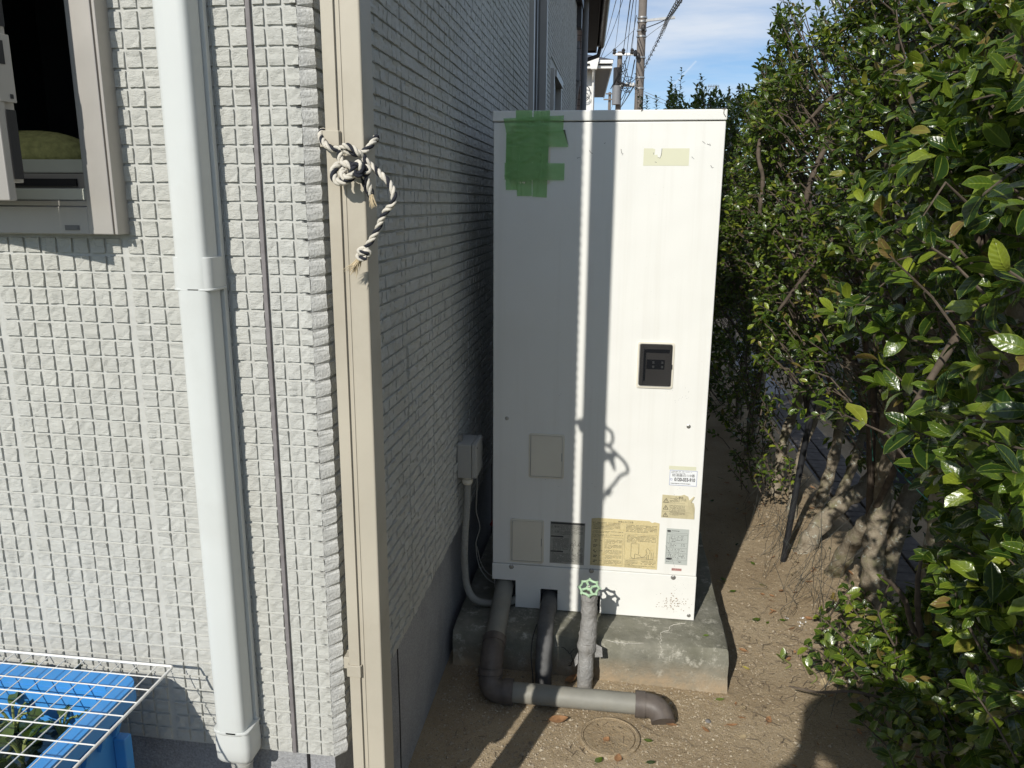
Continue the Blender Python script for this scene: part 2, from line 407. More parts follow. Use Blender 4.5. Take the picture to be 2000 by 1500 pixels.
BOXP = mat('grey_box_plastic', (0.40, 0.395, 0.37), 0.5, var=0.05)
REDP = mat('red_hose', (0.32, 0.035, 0.035), 0.5)
STEEL = mat('screw_steel', (0.45, 0.44, 0.42), 0.35, 0.8)
INK = mat('print_ink', (0.05, 0.05, 0.05), 0.7)
BLUEINK = mat('blue_print', (0.05, 0.09, 0.30), 0.6)
PAPERW = mat('white_sticker', (0.80, 0.82, 0.84), 0.4, var=0.02)
PAPERY = mat('yellowed_sticker', (0.63, 0.535, 0.30), 0.5, var=0.07, vscale=14, dirt=(0.45, 0.33, 0.12), dscale=130, damt=0.5)
PAPERG = mat('grey_yellow_sticker', (0.56, 0.50, 0.32), 0.5, var=0.08, vscale=14, dirt=(0.34, 0.29, 0.18), dscale=60, damt=0.4)
PAPERD = mat('grey_faded_sticker', (0.33, 0.325, 0.29), 0.5, var=0.1, vscale=14, dirt=(0.22, 0.21, 0.18), dscale=70, damt=0.4)
def panel_mat():
    m, nt, nd, lk, b = nodes('white_enamel_panel')
    b.inputs['Roughness'].default_value = 0.36; b.inputs['Specular IOR Level'].default_value = 0.4
    g = nd.new('ShaderNodeNewGeometry'); st = nd.new('ShaderNodeMapping'); st.inputs['Scale'].default_value = (38, 4, 1.1); lk.new(g.outputs['Position'], st.inputs['Vector'])
    c = mix(nt, ramp(nt, noise(nt, 1.0, 6, 0.6, st.outputs[0]), [(0.50, 0.0), (0.78, 0.22)]), (0.80, 0.80, 0.765), (0.58, 0.56, 0.49))
    c = mix(nt, ramp(nt, noise(nt, 3.2, 7, 0.6), [(0.42, 0.0), (0.75, 0.20)]), c, (0.62, 0.61, 0.56))
    c = mix(nt, ramp(nt, noise(nt, 160, 2, 0.5), [(0.74, 0.0), (0.78, 0.5)]), c, (0.42, 0.36, 0.27))
    lk.new(c, b.inputs['Base Color']); bump(nt, b, noise(nt, 4.5, 2), 0.006)
    return m
PANEL = panel_mat()
PLATE = mat('silver_nameplate', (0.52, 0.555, 0.53), 0.4, 0.15, var=0.05)
PALETAPE = mat('faded_pale_tape', (0.66, 0.66, 0.50), 0.5, var=0.03)
REDST = mat('small_red_sticker', (0.42, 0.22, 0.20), 0.5, var=0.25, vscale=300)
def tape_mat():
    m, nt, nd, lk, b = nodes('green_masking_tape')
    c = mix(nt, ramp(nt, noise(nt, 40, 5), [(0.3, 0.0), (0.7, 1.0)]), (0.38, 0.57, 0.30), (0.45, 0.63, 0.35))
    lk.new(c, b.inputs['Base Color']); b.inputs['Roughness'].default_value = 0.5
    bump(nt, b, noise(nt, 55, 4, 0.6, None, 0.6), 0.002)
    t = nd.new('ShaderNodeBsdfTransparent'); t.inputs['Color'].default_value = (0.66, 0.92, 0.6, 1)
    ms = nd.new('ShaderNodeMixShader'); ms.inputs[0].default_value = 0.62
    lk.new(b.outputs[0], ms.inputs[1]); lk.new(t.outputs[0], ms.inputs[2]); lk.new(ms.outputs[0], nd['Material Output'].inputs['Surface'])
    return m
TAPE = tape_mat()
def glass_mat(name, col, alpha):
    m, nt, nd, lk, b = nodes(name)
    b.inputs['Base Color'].default_value = (*col, 1); b.inputs['Roughness'].default_value = 0.06
    t = nd.new('ShaderNodeBsdfTransparent'); t.inputs['Color'].default_value = (*[min(1, x + 0.62) for x in col], 1)
    ms = nd.new('ShaderNodeMixShader'); ms.inputs[0].default_value = alpha
    lk.new(b.outputs[0], ms.inputs[1]); lk.new(t.outputs[0], ms.inputs[2]); lk.new(ms.outputs[0], nd['Material Output'].inputs['Surface'])
    return m
SMOKED = glass_mat('smoked_window', (0.03, 0.03, 0.033), 0.85)
PANE = glass_mat('window_glass', (0.02, 0.025, 0.03), 0.35)
ROPEW = mat('worn_white_rope', (0.62, 0.58, 0.50), 0.9, spec=0.1, var=0.15, vscale=60, bmp=0.0015, bscale=500)
ROPEB = mat('black_rope_strand', (0.03, 0.032, 0.04), 0.85, spec=0.15, var=0.3, vscale=80, bmp=0.0015, bscale=500)
ROPEF = mat('frayed_cream_fibre', (0.58, 0.48, 0.32), 0.9, spec=0.1, var=0.15, vscale=80)
BLUE = mat('blue_crate_plastic', (0.05, 0.26, 0.62), 0.45, var=0.08, vscale=9, dirt=(0.16, 0.30, 0.52), dscale=22, damt=0.4)
WIREW = mat('white_coated_wire', (0.76, 0.75, 0.71), 0.4, var=0.06, vscale=60, dirt=(0.42, 0.28, 0.16), dscale=70, damt=0.25)
PLANT = leaf_mat('floating_plant_leaf', (0.05, 0.085, 0.015), (0.09, 0.14, 0.025), (0.20, 0.19, 0.05), 0.25)
PLANTST = mat('plant_stalk', (0.2, 0.23, 0.07), 0.6)
WATER, _nt, _nd, _lk, _b = nodes('dark_pond_water')
_b.inputs['Base Color'].default_value = (0.012, 0.018, 0.012, 1); _b.inputs['Roughness'].default_value = 0.08
bump(_nt, _b, noise(_nt, 14, 3), 0.002)
ASPH = mat('asphalt', (0.03, 0.03, 0.031), 0.97, spec=0.08, var=0.2, vscale=90, bmp=0.003, bscale=200)
CONC = mat('grey_concrete', (0.19, 0.18, 0.175), 0.95, spec=0.1, var=0.15, vscale=30, dirt=(0.15, 0.14, 0.13), dscale=9, damt=0.4, bmp=0.002)
POLEC = mat('pole_concrete', (0.175, 0.15, 0.13), 0.85, var=0.12, vscale=5, dirt=(0.17, 0.15, 0.13), dscale=3, damt=0.5)
BRICKB = mat('pinkish_brick', (0.55, 0.40, 0.34), 0.85, var=0.2, vscale=14)
BROWNW = mat('brown_wall', (0.12, 0.105, 0.1), 0.8, var=0.1)
SOFFIT = mat('brown_soffit', (0.075, 0.06, 0.056), 0.7, var=0.06)
GUTTER = mat('dark_gutter', (0.03, 0.027, 0.027), 0.4)
GREYM = mat('grey_painted_metal', (0.20, 0.205, 0.215), 0.5, var=0.06)
WWALL = mat('white_render', (0.78, 0.78, 0.76), 0.8, var=0.03)
WTRIM = mat('white_trim', (0.8, 0.8, 0.78), 0.5, var=0.03)
GSOFF = mat('grey_soffit', (0.30, 0.29, 0.28), 0.8, var=0.05)
SLATE = mat('dark_slate_roof', (0.075, 0.08, 0.095), 0.7, var=0.15)
WIRE = mat('black_cable', (0.02, 0.02, 0.022), 0.6)
WIREG = mat('grey_cable', (0.16, 0.165, 0.17), 0.6)
INSUL = mat('porcelain', (0.6, 0.6, 0.58), 0.3)
STAKE = mat('black_stake', (0.022, 0.023, 0.026), 0.45, var=0.2)
NETM = mat('dark_netting_wire', (0.05, 0.055, 0.05), 0.6)
TWINE = mat('green_twine', (0.02, 0.16, 0.11), 0.6)
LIDM = mat('dusty_lid', (0.33, 0.265, 0.185), 0.9, var=0.2, vscale=40, dirt=(0.22, 0.17, 0.11), dscale=30, damt=0.5, bmp=0.002)

# ================================================================== SETTING: ground, road
def gh(x, y):                              # height of the ground
    z = 0.006 * math.sin(3.1 * x + 1.3 * y) + 0.006 * math.sin(2.3 * y - 1.7 * x + 1.0)
    z *= 1.0 if abs(x) < 2 and -1 < y < 6 else 0.0
    if x > 0.5:
        z += 0.030 * math.exp(-((x - 0.88) ** 2) / 0.028) * min(1, max(0, (y - 1.6) / 0.9)) if y < 9 else 0
    if x > 0.95: z -= 0.17 * min(1.0, (x - 0.95) / 0.25) ** 1.5
    return z
def axis(lo, hi, a, b, step, far):
    n = int(round((b - a) / step)); pts = [a + (b - a) * i / n for i in range(n + 1)]
    s = step; p = a
    left = []
    while p > lo: s *= 1.5; p -= s; left.append(max(p, lo))
    s = step; p = b; right = []
    while p < hi: s *= 1.5; p += s; right.append(min(p, hi))
    return left[::-1] + pts + right
gx = axis(-300, 300, -0.7, 1.3, 0.03, 0); gy = axis(-60, 500, 0.9, 4.6, 0.03, 0)
vs = [(x, y, gh(x, y) + (rnd.uniform(-0.002, 0.002) if -1 < x < 1.6 and 0 < y < 5 else 0)) for y in gy for x in gx]
nx = len(gx)
fs = [(j * nx + i, j * nx + i + 1, (j + 1) * nx + i + 1, (j + 1) * nx + i) for j in range(len(gy) - 1) for i in range(nx - 1)]
g = MB(); g.add(vs, fs)
tag(g.build('ground', SOIL, smooth=180), kind='structure')
lw = MB(); lw.add([(-5.9, -40, 0.012), (0.9, -40, 0.012), (0.9, 0.35, 0.012), (-5.9, 0.35, 0.012)], [(0, 1, 2, 3)])
tag(lw.build('bounce_cut_sheet', mat('bounce_cut_green', (0.05, 0.075, 0.025), 0.95, var=0.4, vscale=30, bmp=0.01, bscale=90)), kind='structure')  # unseen dark ground, added to cut warm bounce light into the shaded faces
r_ = MB(); r_.add([(1.62, -40, -0.162), (6.2, -40, -0.162), (6.2, 300, -0.162), (1.62, 300, -0.162)], [(0, 1, 2, 3)])
tag(r_.build('road', ASPH), kind='structure')
# gravel: loose grains near the block, too many to count
oct_v = np.array([(1, 0, 0), (-1, 0, 0), (0, 1, 0), (0, -1, 0), (0, 0, 1), (0, 0, -1)], float)
oct_f = np.array([(0, 2, 4), (2, 1, 4), (1, 3, 4), (3, 0, 4), (2, 0, 5), (1, 2, 5), (3, 1, 5), (0, 3, 5)])
N = 42000
px_ = nrg.uniform(-0.47, 1.0, N); py_ = nrg.uniform(1.25, 3.6, N)
keep = ~((px_ > -0.47) & (px_ < 0.355) & (py_ > 2.15) & (py_ < 3.12))
dens = np.where(px_ < 0.35, 1.0, 0.40) * np.where(py_ < 2.6, 1.0, 0.5)
keep &= nrg.uniform(0, 1, N) < dens
px_ = px_[keep]; py_ = py_[keep]; N = len(px_)
sc_ = np.exp(nrg.normal(math.log(0.0022), 0.42, N))
pz_ = np.array([gh(a, b) for a, b in zip(px_, py_)]) + sc_ * 0.2
V = oct_v[None] * (sc_[:, None] * nrg.uniform(0.6, 1.25, (N, 6)))[:, :, None]
ang = nrg.uniform(0, 6.28, N); ca_, sa_ = np.cos(ang)[:, None], np.sin(ang)[:, None]
V = np.stack([V[:, :, 0] * ca_ - V[:, :, 1] * sa_, V[:, :, 0] * sa_ + V[:, :, 1] * ca_, V[:, :, 2] * 0.7], 2) + np.stack([px_, py_, pz_], 1)[:, None]
Fq = oct_f[None] + (np.arange(N) * 6)[:, None, None]
def np_mesh(name, V, F, mats, parent=None, smooth=None, kind=None, uv=None):
    me = bpy.data.meshes.new(name); base = ORG[parent.name] if parent is not None else Vector((0, 0, 0))
    V = np.asarray(V, np.float64).reshape(-1, 3) - np.array(base); F = np.asarray(F, np.int32)
    F = F.reshape(-1, F.shape[-1]); k = F.shape[1]
    me.vertices.add(len(V)); me.vertices.foreach_set('co', V.astype(np.float32).ravel())
    me.loops.add(F.size); me.loops.foreach_set('vertex_index', F.ravel())
    me.polygons.add(len(F)); me.polygons.foreach_set('loop_start', np.arange(0, F.size, k, dtype=np.int32))
    me.update(calc_edges=True); me.validate()
    if not isinstance(mats, (list, tuple)): mats = [mats]
    for m in mats: me.materials.append(m)
    if not smooth: me.shade_flat()
    if uv is not None:
        a_ = me.attributes.new('leaf_uv', 'FLOAT_VECTOR', 'POINT'); a_.data.foreach_set('vector', np.asarray(uv, np.float32).ravel())
    finish(me, smooth)
    o = bpy.data.objects.new(name, me); COL.objects.link(o)
    if parent is not None: adopt(o, parent)
    else: ORG[o.name] = base
    if kind: o['kind'] = kind
    return o
tag(np_mesh('gravel', V, Fq, PEBBLE), 'loose pale grit scattered over the sandy soil', kind='stuff')
# ================================================================== OUR HOUSE
YF = 1.1905         # groove plane of the front siding (tile faces stand 6 mm proud)
XS = -0.476         # groove plane of the side siding
ZB = 0.424          # lower edge of the siding
HT = 7.4            # eaves
YE = 7.6            # far end of the house
house = thing('house', 'grey white house clad in small split stone tile siding with a pale duct on it', 'house', (-0.476, 1.19, 0))
wx0, wx1, wz0, wz1 = -1.81, -0.812, 1.385, 2.5      # rough opening of the casement window
m = MB()
m.box((-6, YF, ZB), (wx0, YF + 0.02, HT)); m.box((wx1, YF, ZB), (-0.497, YF + 0.02, HT))
m.box((wx0, YF, ZB), (wx1, YF + 0.02, wz0)); m.box((wx0, YF, wz1), (wx1, YF + 0.02, HT))
m.add([(-0.497, YF, ZB), (XS, YF + 0.021, ZB), (XS, YF + 0.021, HT), (-0.497, YF, HT)], [(0, 1, 2, 3)])
SW = [(3.985, 4.66, 1.2, 3.6), (5.13, 5.75, 1.2, 2.235)]   # openings on the side wall: y0, y1, z0, z1
ys = [YF + 0.021, SW[0][0], SW[0][1], SW[1][0], SW[1][1], YE]
for i in range(5):
    if i in (1, 3):
        o_ = SW[i // 2]
        m.box((XS - 0.02, ys[i], ZB), (XS, ys[i + 1], o_[2])); m.box((XS - 0.02, ys[i], o_[3]), (XS, ys[i + 1], HT))
    else: m.box((XS - 0.02, ys[i], ZB), (XS, ys[i + 1], HT))
m.box((-6, YE, 0), (XS, YE + 0.05, HT))
m.build('wall', GROUT, house)
m = MB()
m.box((-6, YF + 0.016, -0.05), (-0.4935, YF + 0.14, ZB - 0.002)); m.box((-0.60, YF + 0.1405, -0.05), (-0.4935, YE, ZB - 0.002))
m.build('foundation', MORTAR, house)
m = MB()
for y in (1.62, 3.0, 4.4): m.tube([(-0.4925, y, 0.0), (-0.4925, y + 0.003, 0.2), (-0.4925, y - 0.002, ZB)], 0.0016, 5)
m.tube([(-0.545, YF + 0.0155, 0.0), (-0.546, YF + 0.0155, 0.25), (-0.5452, YF + 0.0155, ZB)], 0.0035, 6)
m.build('foundation_joint', BLACK, house)
m = MB(); m.box((-6, 1.19, HT), (XS + 0.4, YE + 0.5, HT + .15)); m.box((-6, 0.7, HT - .01), (XS + 0.4, 1.1895, HT + .14)); m.build('roof', SLATE, house)
m = MB(); m.box((XS - 0.03, 7.18, 3.12), (XS + 0.06, YE, 3.24)); m.box((XS - 0.01, 7.46, 2.94), (XS + 0.05, YE - 0.02, 3.12)); m.build('canopy_end', GUTTER, house)
m = MB(); m.box((-0.5655, YF - 0.0058, ZB + 0.003), (-0.5585, YF + 0.001, HT)); m.build('sealant_joint', SEAL, house, bevel=0.001)

# ---- split-face tiles
PITCH = 0.02835
COLS = []                                   # (left edge, width) of the tile columns of the front wall
for k in range(8): COLS.append((-0.7955 + k * 0.0288, 0.0288))
for s_ in range(1, 20):
    x0 = -0.7955 - 0.2405 * s_
    for k in range(8): COLS.append((x0 + k * 0.0290, 0.0290))
for k in range(3): COLS.append((-0.5575 + k * 0.0208, 0.0208 if k < 2 else 0.0212))
COLS[-3:] = [(-0.5577, 0.0212), (-0.5363, 0.0272), (-0.5090, 0.0245)]
def tile_template(rng, n=3):
    V = []; gx_ = np.linspace(0, 1, n + 1)
    tilt = rng.uniform(-0.0012, 0.0012, 2); rid = rng.uniform(0, 6.28); fr = rng.uniform(4, 9); amp = rng.uniform(0.0003, 0.0011)
    for j in range(n + 1):
        for i in range(n + 1):
            edge = i in (0, n) or j in (0, n)
            u = 0.015 + 0.97 * gx_[i]; v = 0.015 + 0.97 * gx_[j]
            if edge:
                u += rng.uniform(-0.022, 0.022); v += rng.uniform(-0.022, 0.022)
            w = 0.0035 + tilt[0] * (u - .5) + tilt[1] * (v - .5) + amp * math.sin(fr * (u * math.cos(rid) + v * math.sin(rid))) + rng.uniform(-0.0006, 0.0006)
            V.append((u, v, w))
    F = [(j * (n + 1) + i, j * (n + 1) + i + 1, (j + 1) * (n + 1) + i + 1, (j + 1) * (n + 1) + i) for j in range(n) for i in range(n)]
    ring = [i for i in range(n + 1)] + [(j * (n + 1) + n) for j in range(1, n + 1)] + [n * (n + 1) + i for i in range(n - 1, -1, -1)] + [j * (n + 1) for j in range(n - 1, 0, -1)]
    b = len(V)
    for i in ring:
        u, v, w = V[i]; V.append((min(max((u - .5) * 1.03 + .5, -0.01), 1.01), min(max((v - .5) * 1.03 + .5, -0.01), 1.01), -0.0005))
    k = len(ring)
    for i in range(k): F.append((ring[i], b + i, b + (i + 1) % k, ring[(i + 1) % k]))
    return np.array(V), np.array(F)
TT = [tile_template(nrg) for _ in range(14)]
GAP = 0.0046                                # groove between two tiles
front = []                                  # (x, z, w, h)
for (x0, w) in COLS:
    for k in range(0, 66):
        z0 = ZB + 0.0015 + k * PITCH; z1 = z0 + PITCH
        if x0 < -2.62: continue
        if x0 + w > wx0 - 0.05 and x0 < wx1 + 0.012 and z1 > wz0 - 0.010 and z0 < wz1 + 0.03: continue
        front.append((x0, z0, w, PITCH))
def tile_px(t):
    c = (t[0] + t[2] / 2, YF - 0.006, t[1] + t[3] / 2); x, y, s = size_px(c, t[3])
    vis = 0 < x < 2000 and 0 < y < 1500
    if vis and abs(c[0] + 0.655) < 0.035: vis = False      # behind the duct
    if vis and c[0] < -0.75 and c[2] < 0.62: vis = False  # behind the crate
    return s if vis else 0
order = sorted(range(len(front)), key=lambda i: -tile_px(front[i]))
single = set(order[:300])
TME = []
for V_, F_ in TT:
    me = bpy.data.meshes.new('siding_tile')
    w_, h_ = 0.0290 - GAP, PITCH - GAP
    me.from_pydata([(a * w_, -c, b * h_) for a, b, c in V_], [], [tuple(q) for q in F_]); me.materials.append(TILE); me.update(); TME.append(me)
stV = []; stF = []; nb = 0
for i, (x0, z0, w, h) in enumerate(front):
    t = rnd.randrange(len(TT))
    if i in single and abs(w - 0.029) < 0.0005:
        o = bpy.data.objects.new('siding_tile', TME[t]); COL.objects.link(o); o.parent = house
        o.location = Vector((x0 + GAP / 2, YF, z0 + GAP / 2)) - ORG[house.name]
        continue
    V_, F_ = TT[t]
    P = np.stack([x0 + GAP / 2 + V_[:, 0] * (w - GAP), YF - V_[:, 2], z0 + GAP / 2 + V_[:, 1] * (h - GAP)], 1)
    stV.append(P); stF.append(F_ + nb); nb += len(P)
# the corner: a bevelled, cut edge on every course
cutV = []; cutF = []; cb_ = 0
for k in range(0, 260):
    z0 = ZB + 0.0015 + k * PITCH
    if z0 > HT - .1: break
    z1 = z0 + PITCH - 0.0008; za = z0
    n = 5
    for q in range(n + 1):
        f = q / n; zz = za + (z1 - za) * f; bul = (4 * f * (1 - f)) ** 0.3 if 0 < q < n else 0.0
        j1, j2 = rnd.uniform(-.0010, .0010), rnd.uniform(-.0009, .0009)
        cutV.append((-0.4865 + j1, YF - 0.0036 - 0.0006 * bul, zz))
        cutV.append((XS + 0.0070 + 0.0024 * bul + j2 * .5, YF + 0.0125 + j2 + 0.003 * (1 - bul), zz))
        cutV.append((XS + 0.002 * bul, YF + 0.0215, zz))
    for q in range(n):
        a = cb_ + q * 3
        cutF += [(a, a + 1, a + 4, a + 3), (a + 1, a + 2, a + 5, a + 4)]
    cb_ = len(cutV)
    cutV += [cutV[-3 * n - 3], cutV[-3 * n - 2], cutV[-3 * n - 1], (-0.492, YF, za)]; cutF.append((cb_ + 3, cb_ + 2, cb_ + 1, cb_)); 
    cutV += [cutV[cb_ - 3], cutV[cb_ - 2], cutV[cb_ - 1], (-0.492, YF, z1)]; cutF.append((cb_ + 4, cb_ + 5, cb_ + 6, cb_ + 7)); cb_ = len(cutV)
mm = MB(); mm.add(cutV, cutF); mm.build('corner_edge', CUT, house)
# side wall
ycols = []; y = YF + 0.022; k = 0
while y < YE - 0.03:
    ycols.append((y, 0.0290)); y += 0.0290; k += 1
    if k % 8 == 0: y += 0.0085
bV = np.array([(0.02, 0.02, .005), (.98, 0.02, .005), (.98, .98, .005), (0.02, .98, .005), (0, 0, 0), (1, 0, 0), (1, 1, 0), (0, 1, 0)]); bF = np.array([(0, 1, 2, 3), (0, 4, 5, 1), (1, 5, 6, 2), (2, 6, 7, 3), (3, 7, 4, 0)])
for (y0, w) in ycols:
    zmax = H + y0 * 0.46 + 0.25
    for k in range(0, 190):
        z0 = ZB + 0.0015 + k * PITCH
        if z0 > min(zmax, 5.9): break
        if any(y0 + w > s[0] - .045 and y0 < s[1] + .045 and z0 + PITCH > s[2] - 0.04 and z0 < s[3] + .05 for s in SW): continue
        if y0 < 3.4:
            V_, F_ = TT[rnd.randrange(len(TT))]
        else: V_, F_ = bV, bF
        off_ = rnd.uniform(-0.0008, 0.0008)
        P = np.stack([XS + V_[:, 2] * 1.5 + off_ * 1.5, y0 + 0.0004 + V_[:, 0] * (w - 0.0008), z0 + 0.0026 + V_[:, 1] * (PITCH - 0.0052)], 1)
        stV.append(P); stF.append(F_ + nb); nb += len(P)
tag(np_mesh('siding_tiles', np.concatenate(stV), np.concatenate(stF), TILE, house), kind='stuff')

# ---- casement window on the front wall
YW = 1.157
fr = MB()
fxr = -0.787; fzb = atY(235, 458.6, YW).z
fr.box((fxr - 0.050, YW, fzb), (fxr - 0.0085, YF + 0.05, 2.55))          # right jamb, broad face
fr.box((fxr - 0.0085, YW + 0.006, fzb), (fxr - 0.0055, YF - 0.002, 2.55))   # shadow groove
fr.box((fxr - 0.0055, YW - 0.001, fzb), (fxr, YF - 0.001, 2.55))
fr.box((-1.80, YW + 0.002, fzb - 0.0005), (fxr - 0.0505, YF + 0.05, fzb + 0.043))
fr.box((-1.86, YW + 0.001, fzb), (-1.8005, YF + 0.05, 2.55))
fr.box((-1.80, YW, 2.50), (fxr - 0.0505, YF + 0.05, 2.55))
window = fr.build('casement_window', FRAME, house, bevel=0.0015)
za__ = atY(100, 339, YF + 0.0455).z
m = MB()
m.box((-1.76, YW + 0.004, fzb + 0.0435), (fxr - 0.0505, YF + 0.045, fzb + 0.052)); m.box((-1.76, YF + 0.0455, fzb + 0.0), (fxr - 0.0505, YF + 0.06, za__))
m.build('sill', FRAME, window, bevel=0.001)
m = MB(); m.box((-1.76, YF + 0.012, fzb + 0.0525), (fxr - 0.0505, YF + 0.040, atY(100, 368, YF + 0.012).z)); m.build('sill_step', INNER, window, bevel=0.002)
m = MB(); za_ = atY(100, 338, YF + 0.0605).z; zb2_ = atY(100, 311, YF + 0.0605).z; m.box((-1.76, YF + 0.0605, za_), (fxr - 0.03, YF + 0.075, zb2_)); m.box((-1.76, YF + 0.0755, zb2_ - 0.012), (fxr - 0.03, YF + 0.22, zb2_ - 0.001)); m.build('inner_sill', INNER, window, bevel=0.002)
m = MB(); lz = atY(90, 356, YF + 0.0408).z; m.box((-1.06, YF + 0.0408, lz - 0.006), (-0.905, YF + 0.0452, lz + 0.006)); m.build('latch_track', BLACK, window)
cp = atY(140, 446, YW); m = MB(); m.box((cp.x - 0.012, YW + 0.0005, cp.z - 0.003), (cp.x + 0.012, YW + 0.003, cp.z + 0.005)); m.box((cp.x - 0.010, YW - 0.0002, cp.z - 0.0015), (cp.x + 0.010, YW + 0.001, cp.z + 0.0025)); m.build('drain_cap', FRAMED, window)
m = MB(); m.box((fxr - 0.0835, YF + 0.051, fzb + 0.09), (fxr - 0.049, YF + 0.075, 2.55)); m.build('jamb_liner', FRAMED, window)
m = MB()
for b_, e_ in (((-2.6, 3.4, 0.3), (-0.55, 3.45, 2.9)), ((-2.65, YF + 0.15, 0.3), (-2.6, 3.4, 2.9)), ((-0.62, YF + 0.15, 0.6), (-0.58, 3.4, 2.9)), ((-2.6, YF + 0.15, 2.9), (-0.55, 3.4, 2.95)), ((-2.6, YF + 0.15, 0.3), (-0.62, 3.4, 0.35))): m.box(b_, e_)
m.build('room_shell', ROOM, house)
# sash swung open: free edge nearest us
sd = Vector((-0.965, 0.262, 0)).normalized(); sn = Vector((0.262, 0.965, 0)).normalized()      # along the sash to its hinge; towards the room
s0 = Vector((-0.868, 1.036, 0)); zs = 1.418
sash = MB()
def sbox(mb, a0, a1, n0, n1, z0, z1):
    c = [s0 + sd * a0 + sn * n0, s0 + sd * a0 + sn * n1, s0 + sd * a1 + sn * n1, s0 + sd * a1 + sn * n0]
    mb.hexa([(p.x, p.y, z0) for p in c][::-1], [(p.x, p.y, z1) for p in c][::-1])
sbox(sash, 0.0, 0.055, 0.0, 0.012, zs, 2.48); sbox(sash, 0.0555, 0.86, 0.0, 0.030, zs, zs + 0.055); sbox(sash, 0.0555, 0.86, 0.0, 0.030, 2.42, 2.48); sbox(sash, 0.8605, 0.90, 0.0, 0.03, zs, 2.48)
sbox(sash, 0.006, 0.05, 0.0125, 0.030, zs + 0.025, 2.46)
sa = sash.build('sash', FRAME, window, bevel=0.0015)
m = MB(); sbox(m, 0.056, 0.86, 0.012, 0.018, zs + 0.055, 2.42); m.build('glass_pane', PANE, window)
m = MB()
sbox(m, -0.0012, -0.0002, 0.012, 0.026, zs + 0.03, zs + 0.125); sbox(m, -0.0012, -0.0002, 0.014, 0.026, zs + 0.235, 2.4); m.build('seal_strip', BLACK, window)
m = MB(); sbox(m, -0.0022, -0.0002, 0.004, 0.029, zs + 0.135, zs + 0.225); m.build('strike_plate', FRAME, window, bevel=0.0008)
m = MB(); sbox(m, -0.0035, -0.0024, 0.009, 0.018, zs + 0.185, zs + 0.216); m.build('latch_slot', BLACK, window); m = MB(); sbox(m, -0.0034, -0.0024, 0.020, 0.024, zs + 0.140, zs + 0.146); m.build('latch_slot', BLACK, window)

# ---- tall and small windows on the side wall
def side_window(y0, y1, z0, z1, name):
    f = MB(); t = 0.045; X = XS + 0.024
    f.box((XS - 0.06, y0, z0), (X, y0 + t, z1)); f.box((XS - 0.06, y1 - t, z0), (X, y1, z1))
    f.box((XS - 0.06, y0 + t, z1 - t), (X + 0.012, y1 - t, z1)); f.box((XS - 0.06, y0 + t, z0), (X, y1 - t, z0 + t))
    w = f.build(name, FRAME, house, bevel=0.002)
    p = MB(); p.box((XS - 0.02, y0 + t, z0 + t), (XS - 0.014, y1 - t, z1 - t)); p.build('window_pane', PANE, w)
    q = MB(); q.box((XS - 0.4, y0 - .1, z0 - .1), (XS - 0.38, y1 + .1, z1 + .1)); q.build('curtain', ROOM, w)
    s = MB(); s.box((XS - 0.014, (y0 + y1) / 2 - 0.02, z0 + t), (XS + 0.004, (y0 + y1) / 2 + 0.02, z1 - t)); s.build('sash_stile', FRAMED, w)
side_window(SW[0][0], SW[0][1], SW[0][2], SW[0][3], 'tall_window')
side_window(SW[1][0], SW[1][1], SW[1][2], SW[1][3], 'small_window')

# ---- knitted cushion seen through the window
cz = zb2_
cu = MB(); rows = 9; n = 20
for i in range(rows):
    f = i / (rows - 1); hgt = 0.052 * math.sin(f * math.pi / 2); rr = math.cos(f * math.pi / 2) ** 0.55
    for j in range(n):
        a = 2 * math.pi * j / n
        w = 1 + 0.05 * math.sin(3 * a + 2 * f)
        cu.v.append((-1.11 + 0.155 * rr * math.cos(a) * w, YF + 0.155 + 0.075 * rr * math.sin(a) * w, cz + 0.001 + hgt * w))
for i in range(rows - 1):
    for j in range(n): cu.f.append((i * n + j, i * n + (j + 1) % n, (i + 1) * n + (j + 1) % n, (i + 1) * n + j)); cu.m.append(0)
cu.f.append(tuple(range((rows - 1) * n, rows * n))); cu.m.append(0); cu.f.append(tuple(range(n - 1, -1, -1))); cu.m.append(0)
tag(cu.build('cushion', KNIT, smooth=180), 'yellow green knitted cushion lying inside the open casement window', 'cushion')

# ================================================================== PALE DUCT on the front wall
dx0, dx1, dyb, dyf = -0.688, -0.629, 1.1855, 1.142
duct = thing('pipe_duct', 'pale white plastic pipe duct running down the tiled front wall', 'pipe duct', (-0.656, 1.18, 0.47))
def duct_prof(g=0.0):
    w = (dx1 - dx0) / 2 + g; d = dyb - dyf + g
    return [(-w, 0), (-w, -d * 0.66), (-w * 0.96, -d * 0.80), (-w * 0.84, -d * 0.92), (-w * 0.62, -d * 0.985), (-w * 0.2, -d), (w * 0.45, -d), (w * 0.78, -d * 0.97), (w * 0.94, -d * 0.88), (w, -d * 0.7), (w, 0)]
cx_ = (dx0 + dx1) / 2
zc1, zc0 = 1.335, 1.283
m = MB(); m.prism(duct_prof(-0.002), (cx_, dyb - 0.012, 0), (1, 0, 0), (0, 1, 0), (0, 0, 1), 0.49, 4.2); m.build('cover', DUCT, duct, smooth=50, bevel=0.004, seg=3)
m = MB(); m.box((dx0 + 0.002, dyb - 0.0115, 0.49), (dx1 + 0.003, dyb, 4.2)); m.build('back_plate', DUCTCAP, duct, bevel=0.001)
m = MB(); m.prism(duct_prof(0.0035), (cx_, dyb - 0.006, 0), (1, 0, 0), (0, 1, 0), (0, 0, 1), zc0, zc1)
m.prism(duct_prof(0.005), (cx_, dyb - 0.005, 0), (1, 0, 0), (0, 1, 0), (0, 0, 1), zc0 + 0.0, zc0 + 0.004)
cpl = m.build('coupling_band', DUCTCAP, duct, smooth=40, bevel=0.0012)
